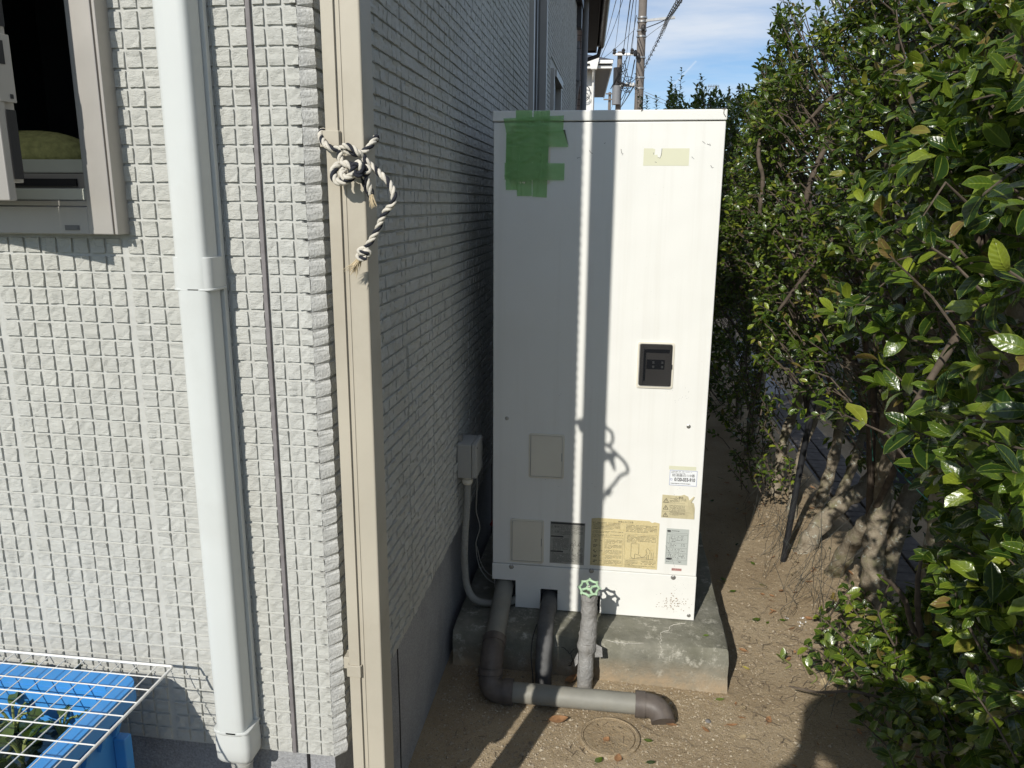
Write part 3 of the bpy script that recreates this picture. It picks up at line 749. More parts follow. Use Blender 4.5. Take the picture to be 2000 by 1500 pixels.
def slot(z, parent):
    n = Vector((0.12, -1, 0)).normalized(); t = Vector((1, 0.12, 0)).normalized()
    c = Vector((dx1 - 0.011, dyf - 0.0035, z)); mm = MB()
    pts = round_rect(0.024, 0.011, 0.005)
    mm.prism(pts, c, t, (0, 0, 1), n, -0.002, 0.0022); return mm.build('screw_slot', BLACK, parent)
slot((zc0 + zc1) / 2, cpl)
m = MB()
pr = duct_prof(0.004); n = len(pr); levels = [(0.497, 1.0), (0.485, 1.0), (0.462, 1.03), (0.440, 1.0), (0.432, 0.92), (0.428, 0.80)]
for z, k in levels:
    for a, b in pr: m.v.append((cx_ + a * k, dyb - 0.004 + b * k, z))
for i in range(len(levels) - 1):
    for j in range(n): m.f.append((i * n + (j + 1) % n, i * n + j, (i + 1) * n + j, (i + 1) * n + (j + 1) % n)); m.m.append(0)
m.f.append(tuple(range(n))); m.m.append(0); m.f.append(tuple(range((len(levels) - 1) * n + n - 1, (len(levels) - 1) * n - 1, -1))); m.m.append(0)
m.prism(duct_prof(0.006), (cx_, dyb - 0.004, 0), (1, 0, 0), (0, 1, 0), (0, 0, 1), 0.494, 0.499)
cap = m.build('end_cap', DUCTCAP, duct, smooth=45, bevel=0.001)
slot(0.462, cap)
m = MB(); m.tube([(cx_ + 0.004, 1.163, 0.432), (cx_ + 0.004, 1.163, 0.1), (cx_ + 0.004, 1.163, 0.0)], 0.018, 14); m.tube([(cx_ + 0.004, 1.163, 0.412), (cx_ + 0.004, 1.163, 0.418)], 0.0195, 14); m.build('pipe_stub', BOXP, duct, smooth=50)

# ================================================================== BEIGE DOWNPIPE by the corner
dp = thing('downpipe', 'square beige plastic downpipe standing at the corner of the house', 'downpipe', (-0.412, 1.19, 0))
px0, px1, py0, py1 = -0.4420, -0.3855, 1.166, 1.226
m = MB(); m.box((px0, py0 + 0.005, -0.02), (px1, py1, HT - .1)); m.build('pipe_body', BEIGE, dp, bevel=0.003, seg=3)
m = MB(); m.box((px0 - 0.0005, py0, -0.02), (px0 + 0.0185, py0 + 0.0048, HT - .1)); m.box((px0 + 0.0235, py0 + 0.0036, -0.02), (px0 + 0.0265, py0 + 0.0048, HT - .1)); m.build('raised_rib', BEIGE, dp, bevel=0.0008)
for (py_mid) in (270, 1307):
    z = atY(660, py_mid, py0).z; c = MB()
    c.box((px0 - 0.004, py0 - 0.0035, z - 0.011), (px0 + 0.021, py0 - 0.0004, z + 0.011))
    c.box((px0 - 0.004, py0, z - 0.011), (px0 - 0.0008, py1, z + 0.011)); c.box((px0 + 0.0195, py0, z - 0.011), (px0 + 0.022, py0 + 0.0045, z + 0.011))
    c.box((XS, 1.19 + 0.024, z - 0.007), (px0 - 0.0045, 1.204 + 0.014, z + 0.007)); c.box((px0 - 0.018, 1.186, z - 0.011), (px0 - 0.0042, 1.207, z + 0.011))
    c.build('bracket', BEIGE, dp, bevel=0.001)

# ================================================================== ROPE knotted round the downpipe
RY = 1.150
rope = thing('rope', 'black and white twisted rope knotted round the beige downpipe', 'rope', tuple(atY(680, 300, RY)))
def rp(px, py, y=RY): return atY(px, py, y)
rw = MB(); rb = MB(); rf = MB()
def twist(pts, turns_per_m=36, r=0.0043, n=10, fray=False, phase=0.0, w=(0, 0, 1)):
    P = spline(pts, n); L = 0; ph = phase; ref = None
    S = [[], [], []]
    for i, p in enumerate(P):
        d = (P[min(i + 1, len(P) - 1)] - P[max(i - 1, 0)]).normalized()
        if ref is None: ref = Vector((0, -1, 0))
        x = ref - d * ref.dot(d)
        if x.length < 1e-5: x = d.orthogonal()
        x.normalize(); ref = x; y = d.cross(x)
        if i: L += (p - P[i - 1]).length
        for k in range(3):
            a = ph + L * turns_per_m * 2 * math.pi + k * 2.094
            S[k].append(p + x * (math.cos(a) * r * 0.56) + y * (math.sin(a) * r * 0.56))
    for k in range(3): (rw if w[k] == 0 else rb).tube(S[k], r * 0.62, 7, jit=0.05)
def fray(p, d, n=26, L=0.03, spread=0.3, mb=None):
    d = Vector(d).normalized()
    for i in range(n):
        e = (d + Vector((rnd.gauss(0, spread), rnd.gauss(0, spread), rnd.gauss(0, spread)))).normalized(); l = L * rnd.uniform(.5, 1.1)
        q = Vector(p) + Vector((rnd.uniform(-.003, .003), rnd.uniform(-.003, .003), 0))
        (mb or rf).tube([q, q + (e * .6 + d * .4) * l * 0.5, q + e * l], [0.0008, 0.0007, 0.0003], 4)
# round the pipe: behind its left side, across the front
twist([rp(642, 262, 1.215), rp(630, 256, 1.19), rp(627, 268, 1.165), rp(636, 282), rp(650, 291), rp(664, 290), rp(680, 296), rp(698, 300), rp(714, 294), rp(728, 279, 1.16), rp(735, 268, 1.175)], w=(0, 1, 0))
twist([rp(735, 268, 1.175), rp(733, 274, 1.2), rp(728, 277, 1.22)], w=(1, 1, 0))
RS = 1.15
twist([rp(668, 318), rp(664, 305), rp(668, 290), rp(676, 285, 1.143), rp(690, 291, 1.143), rp(700, 299, 1.143), rp(709, 305), rp(716, 316, 1.147), rp(728, 326), rp(743, 340, 1.14), rp(759, 356, 1.135), rp(769, 378, 1.13), rp(767, 398, 1.13), rp(754, 412, 1.135), rp(745, 430, 1.14), rp(734, 455, 1.142), rp(722, 474, 1.143), rp(712, 488, 1.143)], w=(0, 1, 0))
# bulky knot and loop
twist([rp(664, 320), rp(653, 330, 1.142), rp(652, 345, 1.140), rp(660, 355, 1.138), rp(674, 353, 1.136), rp(688, 344, 1.136), rp(694, 332, 1.138), rp(682, 322, 1.142), rp(668, 320, 1.145)], r=0.0052, w=(0, 1, 0))
twist([rp(672, 330, 1.141), rp(668, 340, 1.137), rp(676, 348, 1.133), rp(690, 340, 1.132)], r=0.0045, w=(0, 0, 0))
twist([rp(688, 340, 1.135), rp(694, 322, 1.132), rp(704, 320, 1.13), rp(707, 334, 1.13), rp(698, 342, 1.132), rp(692, 332, 1.136), rp(700, 324, 1.136), rp(712, 326, 1.135), rp(720, 332, 1.137), rp(714, 338, 1.137), rp(702, 338, 1.137)], r=0.0046, w=(0, 1, 1))
twist([rp(710, 337, 1.137), rp(716, 350, 1.14), rp(721, 364, 1.143), rp(726, 380, 1.145)], r=0.0042, w=(0, 0, 1))
twist([rp(708, 340, 1.141), rp(711, 358, 1.145), rp(718, 376, 1.15)], r=0.0032, w=(1, 1, 1))
rf2 = MB(); fray(rp(724, 376, 1.145), rp(731, 402) - rp(724, 376), 30, 0.022, 0.16, rf2); fray(rp(717, 372, 1.15), rp(724, 392) - rp(717, 372), 14, 0.018, 0.15, rb)
# wrapped end
twist([rp(715, 484, 1.143), rp(701, 489, 1.139), rp(706, 494, 1.137), rp(720, 492, 1.140), rp(717, 499, 1.144), rp(700, 498, 1.142), rp(703, 505, 1.138), rp(716, 504, 1.139)], r=0.0036, w=(0, 1, 0))
fray(rp(706, 502, 1.142), rp(684, 532) - rp(706, 502), 60, 0.031, 0.2)
rw.build('white_strand', ROPEW, rope, smooth=180); rb.build('black_strand', ROPEB, rope, smooth=180); rf.build('frayed_end', ROPEF, rope); rf2.build('frayed_end', ROPEF, rope)
# ================================================================== CONCRETE BLOCK under the heater
base = MB()
xl, xr, yf, yb, zt = -0.468, 0.356, 2.150, 3.12, 0.134
nx_, ny_ = 26, 22
gv = {}
def bz(i, j):
    return (xl + (xr - xl) * i / nx_, yf + (yb - yf) * j / ny_, zt + rnd.uniform(-0.0015, 0.0015))
vv = [bz(i, j) for j in range(ny_ + 1) for i in range(nx_ + 1)]
ff = [(j * (nx_ + 1) + i, j * (nx_ + 1) + i + 1, (j + 1) * (nx_ + 1) + i + 1, (j + 1) * (nx_ + 1) + i) for j in range(ny_) for i in range(nx_)]
base.add(vv, ff)
loop = [i for i in range(nx_ + 1)] + [j * (nx_ + 1) + nx_ for j in range(1, ny_ + 1)] + [ny_ * (nx_ + 1) + i for i in range(nx_ - 1, -1, -1)] + [j * (nx_ + 1) for j in range(ny_ - 1, 0, -1)]
prev = loop
for zz, g_ in ((zt - 0.006, 0.005), (0.09, 0.007), (0.045, 0.006), (-0.02, 0.009)):
    b0 = len(base.v)
    for q in loop:
        x, y, z = vv[q]; cx, cy = (xl + xr) / 2, (yf + yb) / 2
        ox = g_ * (1 if x > xr - 1e-6 else -1 if x < xl + 1e-6 else 0); oy = g_ * (1 if y > yb - 1e-6 else -1 if y < yf + 1e-6 else 0)
        base.v.append((x + ox + rnd.uniform(-.002, .002), y + oy + rnd.uniform(-.002, .002), zz + rnd.uniform(-.001, .001)))
    cur = list(range(b0, b0 + len(loop)))
    for i in range(len(loop)): base.f.append((prev[i], cur[i], cur[(i + 1) % len(loop)], prev[(i + 1) % len(loop)])); base.m.append(0)
    prev = cur
blk = tag(base.build('concrete_base', SLAB, smooth=50), 'low mossy cracked concrete block carrying the white water heater', 'concrete base')
ck = MB()
def crack(pts, r=0.0012): 
    P = spline([Vector((*p, zt + 0.0008)) if len(p) == 2 else Vector(p) for p in pts], 5)
    P = [p + Vector((rnd.uniform(-.003, .003), rnd.uniform(-.002, .002), 0)) for p in P]; ck.tube(P, r, 4)
c1 = [atZ(1338, 1218, zt), atZ(1312, 1222, zt), atZ(1305, 1232, zt), atZ(1291, 1237, zt), atZ(1291, 1250, zt), atZ(1290, 1258, zt)]
crack([(p.x, p.y) for p in c1])
crack([tuple(atY(1290, 1262, yf - 0.0065)), tuple(atY(1293, 1272, yf - 0.0075)), tuple(atY(1288, 1284, yf - 0.0075))], 0.0009)
c3 = [atZ(1183, 1251, zt), atZ(1215, 1256, zt), atZ(1255, 1257, zt)]; crack([(p.x, min(p.y, 2.16)) for p in c3], 0.001)
ck.build('pale_crack', mat('lime_filled_crack', (0.5, 0.48, 0.42), 0.95, var=0.3, vscale=200), blk)
ck = MB()
crack([tuple(atY(1083, 1264, yf - 0.0065)), tuple(atY(1100, 1265, yf - 0.0065)), tuple(atY(1114, 1278, yf - 0.007)), tuple(atY(1118, 1292, yf - 0.008)), tuple(atY(1112, 1300, yf - 0.008))], 0.0013); crack([tuple(atY(1114, 1278, yf - 0.007)), tuple(atY(1122, 1268, yf - 0.007))], 0.001)
ck.build('dark_crack', BLACK, blk)

# ================================================================== WATER HEATER
hx0, hx1, hy0, hy1 = -0.3745, 0.2715, 2.300, 3.02
hz0, hzs, hzl, hz1 = 0.137, 0.286, 1.6440, 1.6735
heater = thing('water_heater', 'tall white box shaped electric water heater with green tape on it', 'water heater', (-0.05, 2.66, 0.137))
m = MB(); m.box((hx0 + 0.004, hy0 + 0.02, hz0), (hx1 - 0.004, hy1, hzl)); m.build('body', WHITE, heater, bevel=0.003)
m = MB(); m.box((hx0 + 0.001, hy0, hzs + 0.0012), (hx1 - 0.001, hy0 + 0.0195, hzl - 0.0018)); m.build('front_panel', PANEL, heater, bevel=0.0025, seg=3)
m = MB(); m.box((hx0 - 0.001, hy0 - 0.004, hzl + 0.0008), (hx1 + 0.001, hy1 + 0.004, hz1)); m.build('lid', WHITE, heater, bevel=0.003, seg=3)
m = MB()                                    # skirt with three pipe notches
sy0, sy1 = hy0 - 0.0035, hy0 + 0.0185
xs_ = [hx0, -0.298, -0.2165, -0.1615, -0.0845, -0.0245, hx1]
zb_ = [0.231, hz0, 0.208, hz0, 0.197, hz0]
for i in range(6):
    lo = max(0.202, 0)
    m.box((xs_[i], sy0, zb_[i]), (xs_[i + 1], sy1, hzs))
tmp = m
# weld the six rectangles into one plate outline
sk = MB(); out = []
for i in range(6): out += [(xs_[i], zb_[i]), (xs_[i + 1], zb_[i])]
out += [(hx1, hzs), (hx0, hzs)]
out2 = []
for p in out:
    if not out2 or (abs(p[0] - out2[-1][0]) + abs(p[1] - out2[-1][1])) > 1e-6: out2.append(p)
n = len(out2)
sk.prism(out2, (0, sy1, 0), (1, 0, 0), (0, 0, 1), (0, -1, 0), 0, sy1 - sy0)
sk.build('skirt', WHITE, heater, bevel=0.0012)
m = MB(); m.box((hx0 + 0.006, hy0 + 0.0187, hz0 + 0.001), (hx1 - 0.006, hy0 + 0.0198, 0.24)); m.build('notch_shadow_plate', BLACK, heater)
def on(px, py, off=0.0): p = atY(px, py, hy0); return Vector((p.x, hy0 - off, p.z))
def screw(px, py, slot_up=False):
    p = on(px, py); s = MB()
    s.lathe((p.x, hy0 - 0.0036 if p.z < hzs else hy0 - 0.0002, p.z), (0, -1, 0), [(0.0062, 0), (0.0062, 0.0006), (0.0042, 0.0014), (0.004, 0.0026), (0.0001, 0.003)], 14)
    o = s.build('screw', STEEL, heater, smooth=40)
    if slot_up:
        t = MB(); t.box((p.x - 0.0026, hy0 - 0.0042, p.z + 0.007), (p.x - 0.0018, hy0 - 0.0034, hzs)); t.box((p.x + 0.0018, hy0 - 0.0042, p.z + 0.007), (p.x + 0.0026, hy0 - 0.0034, hzs))
        t.tube([(p.x + 0.0072 * math.cos(a), hy0 - 0.0038, p.z + 0.0072 * math.sin(a)) for a in [R(-250 + 320 * k / 14) for k in range(15)]], 0.0006, 4); t.build('keyhole_slot', INK, o)
for a in ((990, 817), (1345, 833)): screw(*a)
for a in ((999, 1106), (1155, 1114), (1315, 1127)): screw(*a, slot_up=True)
screw(1345, 1201)
def access(x0, x1, z0, z1, name, label=None):
    cx, cz = (x0 + x1) / 2, (z0 + z1) / 2; w, h = x1 - x0, z1 - z0
    f = MB(); o_ = round_rect(w, h, 0.008); i_ = round_rect(w - 0.010, h - 0.010, 0.006); k = len(o_)
    for pts, d in ((o_, -0.0002), (o_, 0.0035), (i_, 0.0045), (i_, 0.0018)):
        for a, b in pts: f.v.append((cx + a, hy0 - d, cz + b))
    for r_i in range(3):
        for j in range(k): f.f.append((r_i * k + j, r_i * k + (j + 1) % k, (r_i + 1) * k + (j + 1) % k, (r_i + 1) * k + j)); f.m.append(0)
    o = f.build(name, WHITE2, heater, smooth=50, label=label)
    d = MB(); d.prism(round_rect(w - 0.0125, h - 0.0125, 0.005), (cx, hy0, cz), (1, 0, 0), (0, 0, 1), (0, -1, 0), 0.0002, 0.0034); d.build('cover_plate', WHITE2, o, bevel=0.0006)
    t = MB(); t.box((x1 - 0.0085, hy0 - 0.0048, cz - 0.014), (x1 - 0.0072, hy0 - 0.0036, cz + 0.012)); t.box((x0 + 0.006, hy0 - 0.0045, z0 + 0.006), (x0 + 0.0068, hy0 - 0.0033, z1 - 0.006)); t.build('finger_slot', GREYM, o)
    return o
access(-0.2605, -0.150, 0.585, 0.729, 'access_cover')
access(-0.3165, -0.2085, 0.296, 0.444, 'access_cover')
access(-0.3245, -0.2095, 1.474, 1.636, 'access_cover', 'access cover hidden under green tape')
# breaker window
o = access(0.059, 0.166, 0.886, 1.025, 'breaker_window')
for c_ in list(o.children): bpy.data.objects.remove(c_)
bx0, bx1, bz0, bz1 = 0.0655, 0.1605, 0.8925, 1.0185; bw, bh = bx1 - bx0, bz1 - bz0; bcx, bcz = (bx0 + bx1) / 2, (bz0 + bz1) / 2
d = MB(); d.prism(round_rect(bw - 0.0005, bh - 0.0005, 0.005), (bcx, hy0, bcz), (1, 0, 0), (0, 0, 1), (0, -1, 0), 0.0002, 0.0010); d.build('breaker_back', mat('breaker_grey', (0.30, 0.29, 0.28), 0.5), o)
d = MB()
d.box((bx0 + 0.019, hy0 - 0.0016, bz1 - 0.026), (bx1 - 0.008, hy0 - 0.0011, bz1 - 0.015)); d.box((bx0 + 0.013, hy0 - 0.0017, bz0 + 0.015), (bx0 + 0.019, hy0 - 0.0011, bz1 - 0.016))
d.box((bx0 + 0.021, hy0 - 0.0019, bcz - 0.012), (bx1 - 0.021, hy0 - 0.0012, bcz + 0.017)); d.build('breaker_bank', mat('breaker_blue_black', (0.035, 0.045, 0.06), 0.5), o)
d = MB()
for qx in (0.038, 0.064):
    for qz in (-0.004, 0.009): d.box((bx0 + qx, hy0 - 0.0032, bcz + qz - 0.004), (bx0 + qx + 0.006, hy0 - 0.0020, bcz + qz + 0.003))
d.build('toggle', mat('toggle_grey', (0.32, 0.33, 0.34), 0.5), o)
d = MB(); d.prism(round_rect(bw - 0.001, bh - 0.001, 0.005), (bcx, hy0, bcz), (1, 0, 0), (0, 0, 1), (0, -1, 0), 0.0034, 0.0042); d.build('smoked_pane', SMOKED, o)
d = MB(); d.box((bx0 + 0.010, hy0 - 0.0052, bz0 + 0.003), (bx0 + 0.0118, hy0 - 0.0043, bz1 - 0.003))
for qx in (bx0 + 0.018, bx1 - 0.006):
    for qz in (bz0 + 0.006, bz1 - 0.007): d.lathe((qx, hy0 - 0.0042, qz), (0, -1, 0), [(0.0018, 0), (0.0016, 0.0008)], 8)
d.box((bx1 - 0.003, hy0 - 0.0066, bcz - 0.010), (bx1 + 0.0015, hy0 - 0.0043, bcz + 0.004)); d.build('pane_hinge', BLACK, o)

# ---- stickers and their print
def sticker(x0, x1, z0, z1, m_, label, tilt=0.0, torn=None, off=0.0006):
    cx, cz = (x0 + x1) / 2, (z0 + z1) / 2; w, h = (x1 - x0) / 2, (z1 - z0) / 2
    pts = torn if torn else [(-w, -h), (w, -h), (w, h), (-w, h)]
    if torn: pts = [(a * w, b * h) for a, b in torn]
    c, s = math.cos(tilt), math.sin(tilt)
    pts = [(a * c - b * s, a * s + b * c) for a, b in pts]
    d = MB(); d.prism(pts, (cx, hy0, cz), (1, 0, 0), (0, 0, 1), (0, -1, 0), 0.00015, off)
    return d.build('sticker', m_, heater, label=label)
def micro(mb, x0, x1, z1, lines, lh, fill=0.9, th=0.42, gapx=0.0007, o=0.0009):
    """illegible small print: short strokes in lines"""
    for i in range(lines):
        z = z1 - i * lh; x = x0; end = x1 if i < lines - 1 else x0 + (x1 - x0) * rnd.uniform(.3, .9)
        while x < end:
            w = rnd.uniform(0.0006, 0.0030); 
            if rnd.random() < fill:
                hh = lh * th * rnd.uniform(.6, 1.1)
                mb.add([(x, hy0 - o, z - hh), (min(x + w, end), hy0 - o, z - hh), (min(x + w, end), hy0 - o, z), (x, hy0 - o, z)], [(0, 1, 2, 3)])
            x += w + gapx
def rect(mb, x0, x1, z0, z1, o=0.00085): mb.add([(x0, hy0 - o, z0), (x1, hy0 - o, z0), (x1, hy0 - o, z1), (x0, hy0 - o, z1)], [(0, 1, 2, 3)])
def outline(mb, x0, x1, z0, z1, t=0.0006, o=0.00085):
    rect(mb, x0, x1, z0, z0 + t, o); rect(mb, x0, x1, z1 - t, z1, o); rect(mb, x0, x0 + t, z0 + t, z1 - t, o); rect(mb, x1 - t, x1, z0 + t, z1 - t, o)
def tri(mb, cx, cz, s, t=0.0007, o=0.0009):
    P = [Vector((cx - s, hy0 - o, cz - s * .8)), Vector((cx + s, hy0 - o, cz - s * .8)), Vector((cx, hy0 - o, cz + s * .9))]
    for i in range(3): mb.tube([P[i], P[(i + 1) % 3]], t, 4)
    mb.tube([(cx, hy0 - o, cz - s * .4), (cx, hy0 - o, cz + s * .3)], t, 4)
def text(s, x, z, size, m_, parent, align='LEFT', o=0.0010, bold=0.0, sx=1.0):
    c = bpy.data.curves.new('lettering', 'FONT'); c.body = s; c.size = size; c.align_x = align; c.align_y = 'CENTER'; c.offset = bold
    c.materials.append(m_); c.resolution_u = 4
    tmp_ = bpy.data.objects.new('lettering_curve', c); COL.objects.link(tmp_); bpy.context.view_layer.update()
    me = bpy.data.meshes.new_from_object(tmp_.evaluated_get(bpy.context.evaluated_depsgraph_get())); bpy.data.objects.remove(tmp_); bpy.data.curves.remove(c)
    me.name = 'lettering'; me.materials.clear(); me.materials.append(m_)
    ob = bpy.data.objects.new('lettering', me); COL.objects.link(ob)
    ob.parent = parent; b = ORG[parent.name]
    ob.location = Vector((x, hy0 - o, z)) - b; ob.rotation_euler = (R(90), 0, 0); ob.scale = (sx, 1, 1)
    return ob
# telephone sticker
s = sticker(0.1715, 0.2545, 0.5835, 0.6335, PAPERW, 'white telephone sticker with blue border', R(-0.4))
q = MB(); outline(q, 0.1722, 0.2538, 0.5842, 0.6328, 0.0009); q.build('border_print', BLUEINK, s)
q = MB(); micro(q, 0.176, 0.250, 0.6295, 1, 0.004, 0.85); micro(q, 0.176, 0.250, 0.6250, 1, 0.0035, 0.7); micro(q, 0.176, 0.250, 0.5915, 1, 0.006, 0.95); q.build('small_print', INK, s)
text('給湯器の110番', 0.2135, 0.6165, 0.0105, INK, s, 'CENTER')
text('0120-033-910', 0.2175, 0.6030, 0.0152, INK, s, 'CENTER', bold=0.0005, sx=0.72)
q = MB(); outline(q, 0.1745, 0.1805, 0.600, 0.606, 0.0008); q.build('telephone_symbol', BLUEINK, s)
s = sticker(0.169, 0.250, 0.6342, 0.646, PALETAPE, 'faint outline of a removed sticker', off=0.0004)
# torn yellow warning
s = sticker(0.1535, 0.2535, 0.477, 0.567, PAPERG, 'torn yellow warning sticker with three triangles', R(-0.3), [(-1, -1), (0.99, -1), (1.0, -0.2), (0.92, 0.15), (0.66, 0.3), (0.55, 0.62), (0.30, 0.74), (0.12, 0.66), (-0.2, 0.64), (-1, 0.66)])
q = MB(); 
for zz, ll in ((0.537, 3), (0.514, 6), (0.490, 2)): tri(q, 0.1655, zz - 0.003, 0.0075); micro(q, 0.177, 0.225, zz + 0.005, ll + 1, 0.0033, .85)
for zz in (0.525, 0.4955): rect(q, 0.1545, 0.24, zz + 0.0015, zz + 0.0019)
q.build('small_print', INK, s); text('⚠ 警告', 0.204, 0.5445, 0.0075, INK, s, 'CENTER')
q = MB(); fl = [(0.222, 0.527), (0.232, 0.536), (0.247, 0.552), (0.2505, 0.551), (0.240, 0.532), (0.2515, 0.512), (0.2525, 0.480), (0.243, 0.500), (0.231, 0.519)]
for i in range(len(fl)): q.v.append((fl[i][0], hy0 - 0.0012 - 0.004 * abs(math.sin(i * 1.3)), fl[i][1]))
q.f.append(tuple(range(len(fl)))); q.m.append(0); q.build('peeling_flap', PAPERG, s)
# nameplate
s = sticker(0.172, 0.2405, 0.323, 0.4425, PLATE, 'silver rating nameplate', R(-0.2))
q = MB(); outline(q, 0.1745, 0.2375, 0.3375, 0.4285, 0.0004)
for zz in (0.422, 0.395, 0.378, 0.361): rect(q, 0.175, 0.237, zz, zz + 0.0005)
micro(q, 0.186, 0.237, 0.4362, 1, 0.006, .95); micro(q, 0.182, 0.230, 0.4185, 5, 0.0043, .55); micro(q, 0.178, 0.232, 0.392, 3, 0.0045, .5); micro(q, 0.180, 0.234, 0.3745, 3, 0.0048, .6, gapx=0.0018); micro(q, 0.178, 0.232, 0.357, 4, 0.0045, .5); micro(q, 0.176, 0.196, 0.3335, 1, 0.006, .9); micro(q, 0.212, 0.234, 0.3335, 1, 0.006, .9)
q.build('small_print', INK, s)
q = MB(); q.prism([(0.0065 * math.cos(a), 0.0032 * math.sin(a)) for a in [k * math.pi / 9 for k in range(18)]], (0.180, hy0, 0.4340), (1, 0, 0), (0, 0, 1), (0, -1, 0), 0.0005, 0.0009); q.prism([(0.0095 * math.cos(a), 0.0034 * math.sin(a)) for a in [k * math.pi / 9 for k in range(18)]], (0.184, hy0, 0.3415), (1, 0, 0), (0, 0, 1), (0, -1, 0), 0.0005, 0.0009); q.build('oval_mark', INK, s)
s = sticker(0.194, 0.2245, 0.302, 0.310, REDST, 'tiny red and white sticker')
q = MB(); micro(q, 0.1955, 0.223, 0.3085, 2, 0.0032, .8); q.build('small_print', INK, s)
# grey yellow instructions
s = sticker(-0.189, -0.0795, 0.300, 0.442, PAPERD, 'greyish instruction sticker with dark header bar', R(-0.3))
q = MB(); rect(q, -0.1875, -0.081, 0.434, 0.4405); outline(q, -0.187, -0.160, 0.400, 0.432, .0004); rect(q, -0.187, -0.160, 0.4165, 0.4169); rect(q, -0.187, -0.147, 0.390, 0.3945); rect(q, -0.187, -0.147, 0.339, 0.3435)
micro(q, -0.157, -0.085, 0.431, 5, 0.0036); micro(q, -0.157, -0.085, 0.412, 4, 0.0036); micro(q, -0.180, -0.130, 0.387, 12, 0.0037); micro(q, -0.183, -0.085, 0.336, 9, 0.0037)
for _ in range(14):
    a, b = rnd.uniform(-0.122, -0.088), rnd.uniform(0.335, 0.385); q.tube([(a + 0.005 * math.cos(k), hy0 - .0009, b + 0.007 * math.sin(k)) for k in [0.9 * i + _ for i in range(5)]], 0.0004, 4)
q.build('small_print', INK, s); text('⚠警告', -0.1735, 0.4245, 0.0085, INK, s, 'CENTER'); text('⚠注意', -0.1735, 0.4080, 0.0085, INK, s, 'CENTER')
# big yellow instructions
s = sticker(-0.0605, 0.1495, 0.3015, 0.4625, PAPERY, 'large yellowed instruction sticker with piping diagram', R(-0.3), [(-1, -1), (1, -1), (1, 0.93), (0.86, 0.97), (0.78, 0.93), (0.7, 1.0), (-0.55, 1.0), (-0.8, 1.0), (-1, 0.96)])
q = MB(); micro(q, -0.056, 0.030, 0.449, 6, 0.0042); micro(q, -0.056, 0.040, 0.420, 2, 0.0042); micro(q, -0.056, 0.040, 0.409, 2, 0.004); micro(q, 0.048, 0.143, 0.446, 6, 0.0043, .85)
outline(q, -0.057, 0.0405, 0.306, 0.400, .0005); rect(q, -0.018, -0.0176, 0.307, 0.399); rect(q, -0.034, -0.0336, 0.307, 0.399)
for zz in (0.392, 0.375, 0.357, 0.340, 0.323): micro(q, -0.016, 0.037, zz, 4, 0.0037); micro(q, -0.0325, -0.021, zz - 0.003, 1, 0.005); micro(q, -0.052, -0.040, zz - 0.002, 2, 0.005, .9, .7)
outline(q, 0.045, 0.1455, 0.330, 0.4155, .0005); micro(q, 0.052, 0.142, 0.411, 6, 0.0042)
for a in ([(0.066, 0.384), (0.066, 0.340), (0.075, 0.332)], [(0.066, 0.384), (0.090, 0.384), (0.090, 0.350)], [(0.078, 0.350), (0.093, 0.346), (0.098, 0.340), (0.108, 0.342), (0.116, 0.354)], [(0.116, 0.354), (0.112, 0.366), (0.117, 0.371), (0.125, 0.362), (0.124, 0.352)], [(0.116, 0.350), (0.116, 0.333)], [(0.121, 0.350), (0.121, 0.333)], [(0.129, 0.358), (0.129, 0.333)], [(0.135, 0.358), (0.135, 0.333)], [(0.062, 0.3345), (0.135, 0.3345)], [(0.078, 0.350), (0.078, 0.333)], [(0.084, 0.339), (0.116, 0.339)]):
    q.tube([(x, hy0 - .0009, z) for x, z in a], 0.0005, 4)
micro(q, 0.048, 0.088, 0.327, 4, 0.0043, .9); micro(q, 0.098, 0.144, 0.327, 3, 0.0043, .85); micro(q, 0.048, 0.144, 0.3105, 2, 0.0042)
q.build('small_print', INK, s); text('使用上のご注意', 0.046, 0.4540, 0.0068, INK, s, 'CENTER')
# pale old tape and scrape marks
sticker(0.0515, 0.1765, 1.5245, 1.571, PALETAPE, 'faded pale tape patch', torn=[(-1, -1), (1, -1), (1, 1), (-0.18, 1), (-0.22, 0.55), (-0.26, -0.05), (-0.36, 0.0), (-0.4, 0.3), (-0.52, 0.2), (-0.5, 0.9), (-0.62, 1), (-1, 1)], off=0.0004)
q = MB()
def scr(pts, r=0.0007):
    P = [on(*p, 0.0006) for p in pts]; q.tube(P, [r] * (len(P) - 1) + [r * .4], 4)
for a in ([(1213, 291), (1214, 299), (1217, 300), (1215, 303)], [(1372, 276), (1378, 281)], [(1381, 281), (1388, 284), (1386, 280)], [(1351, 306), (1356, 311)], [(1388, 323), (1391, 328), (1394, 327)], [(1151, 294), (1155, 299), (1158, 300)], [(1293, 290), (1292, 302), (1289, 309), (1284, 307)], [(1277, 298), (1276, 302)], [(1127, 309), (1134, 307)], [(1279, 316), (1283, 318)], [(1180, 280), (1183, 279)], [(1300, 1065), (1312, 1090), (1318, 1108)]): scr(a, 0.0006 if a[0][1] < 1000 else 0.0003)
q.build('scrape_mark', INK, heater)
q = MB()
for _ in range(90):
    c = on(1313 + rnd.gauss(0, 15), 1178 + rnd.gauss(0, 9), 0); r_ = rnd.uniform(0.0006, 0.0022)
    if c.x < 0.262: q.prism([(r_ * math.cos(k), r_ * 0.7 * math.sin(k)) for k in range(0, 6)], (c.x, hy0 - 0.0035, c.z), (1, 0, 0), (0, 0, 1), (0, -1, 0), 0.0, 0.0004)
tag(q.build('mud_splash', mat('mud', (0.25, 0.16, 0.09), 0.9), heater), kind='stuff')
q = MB()
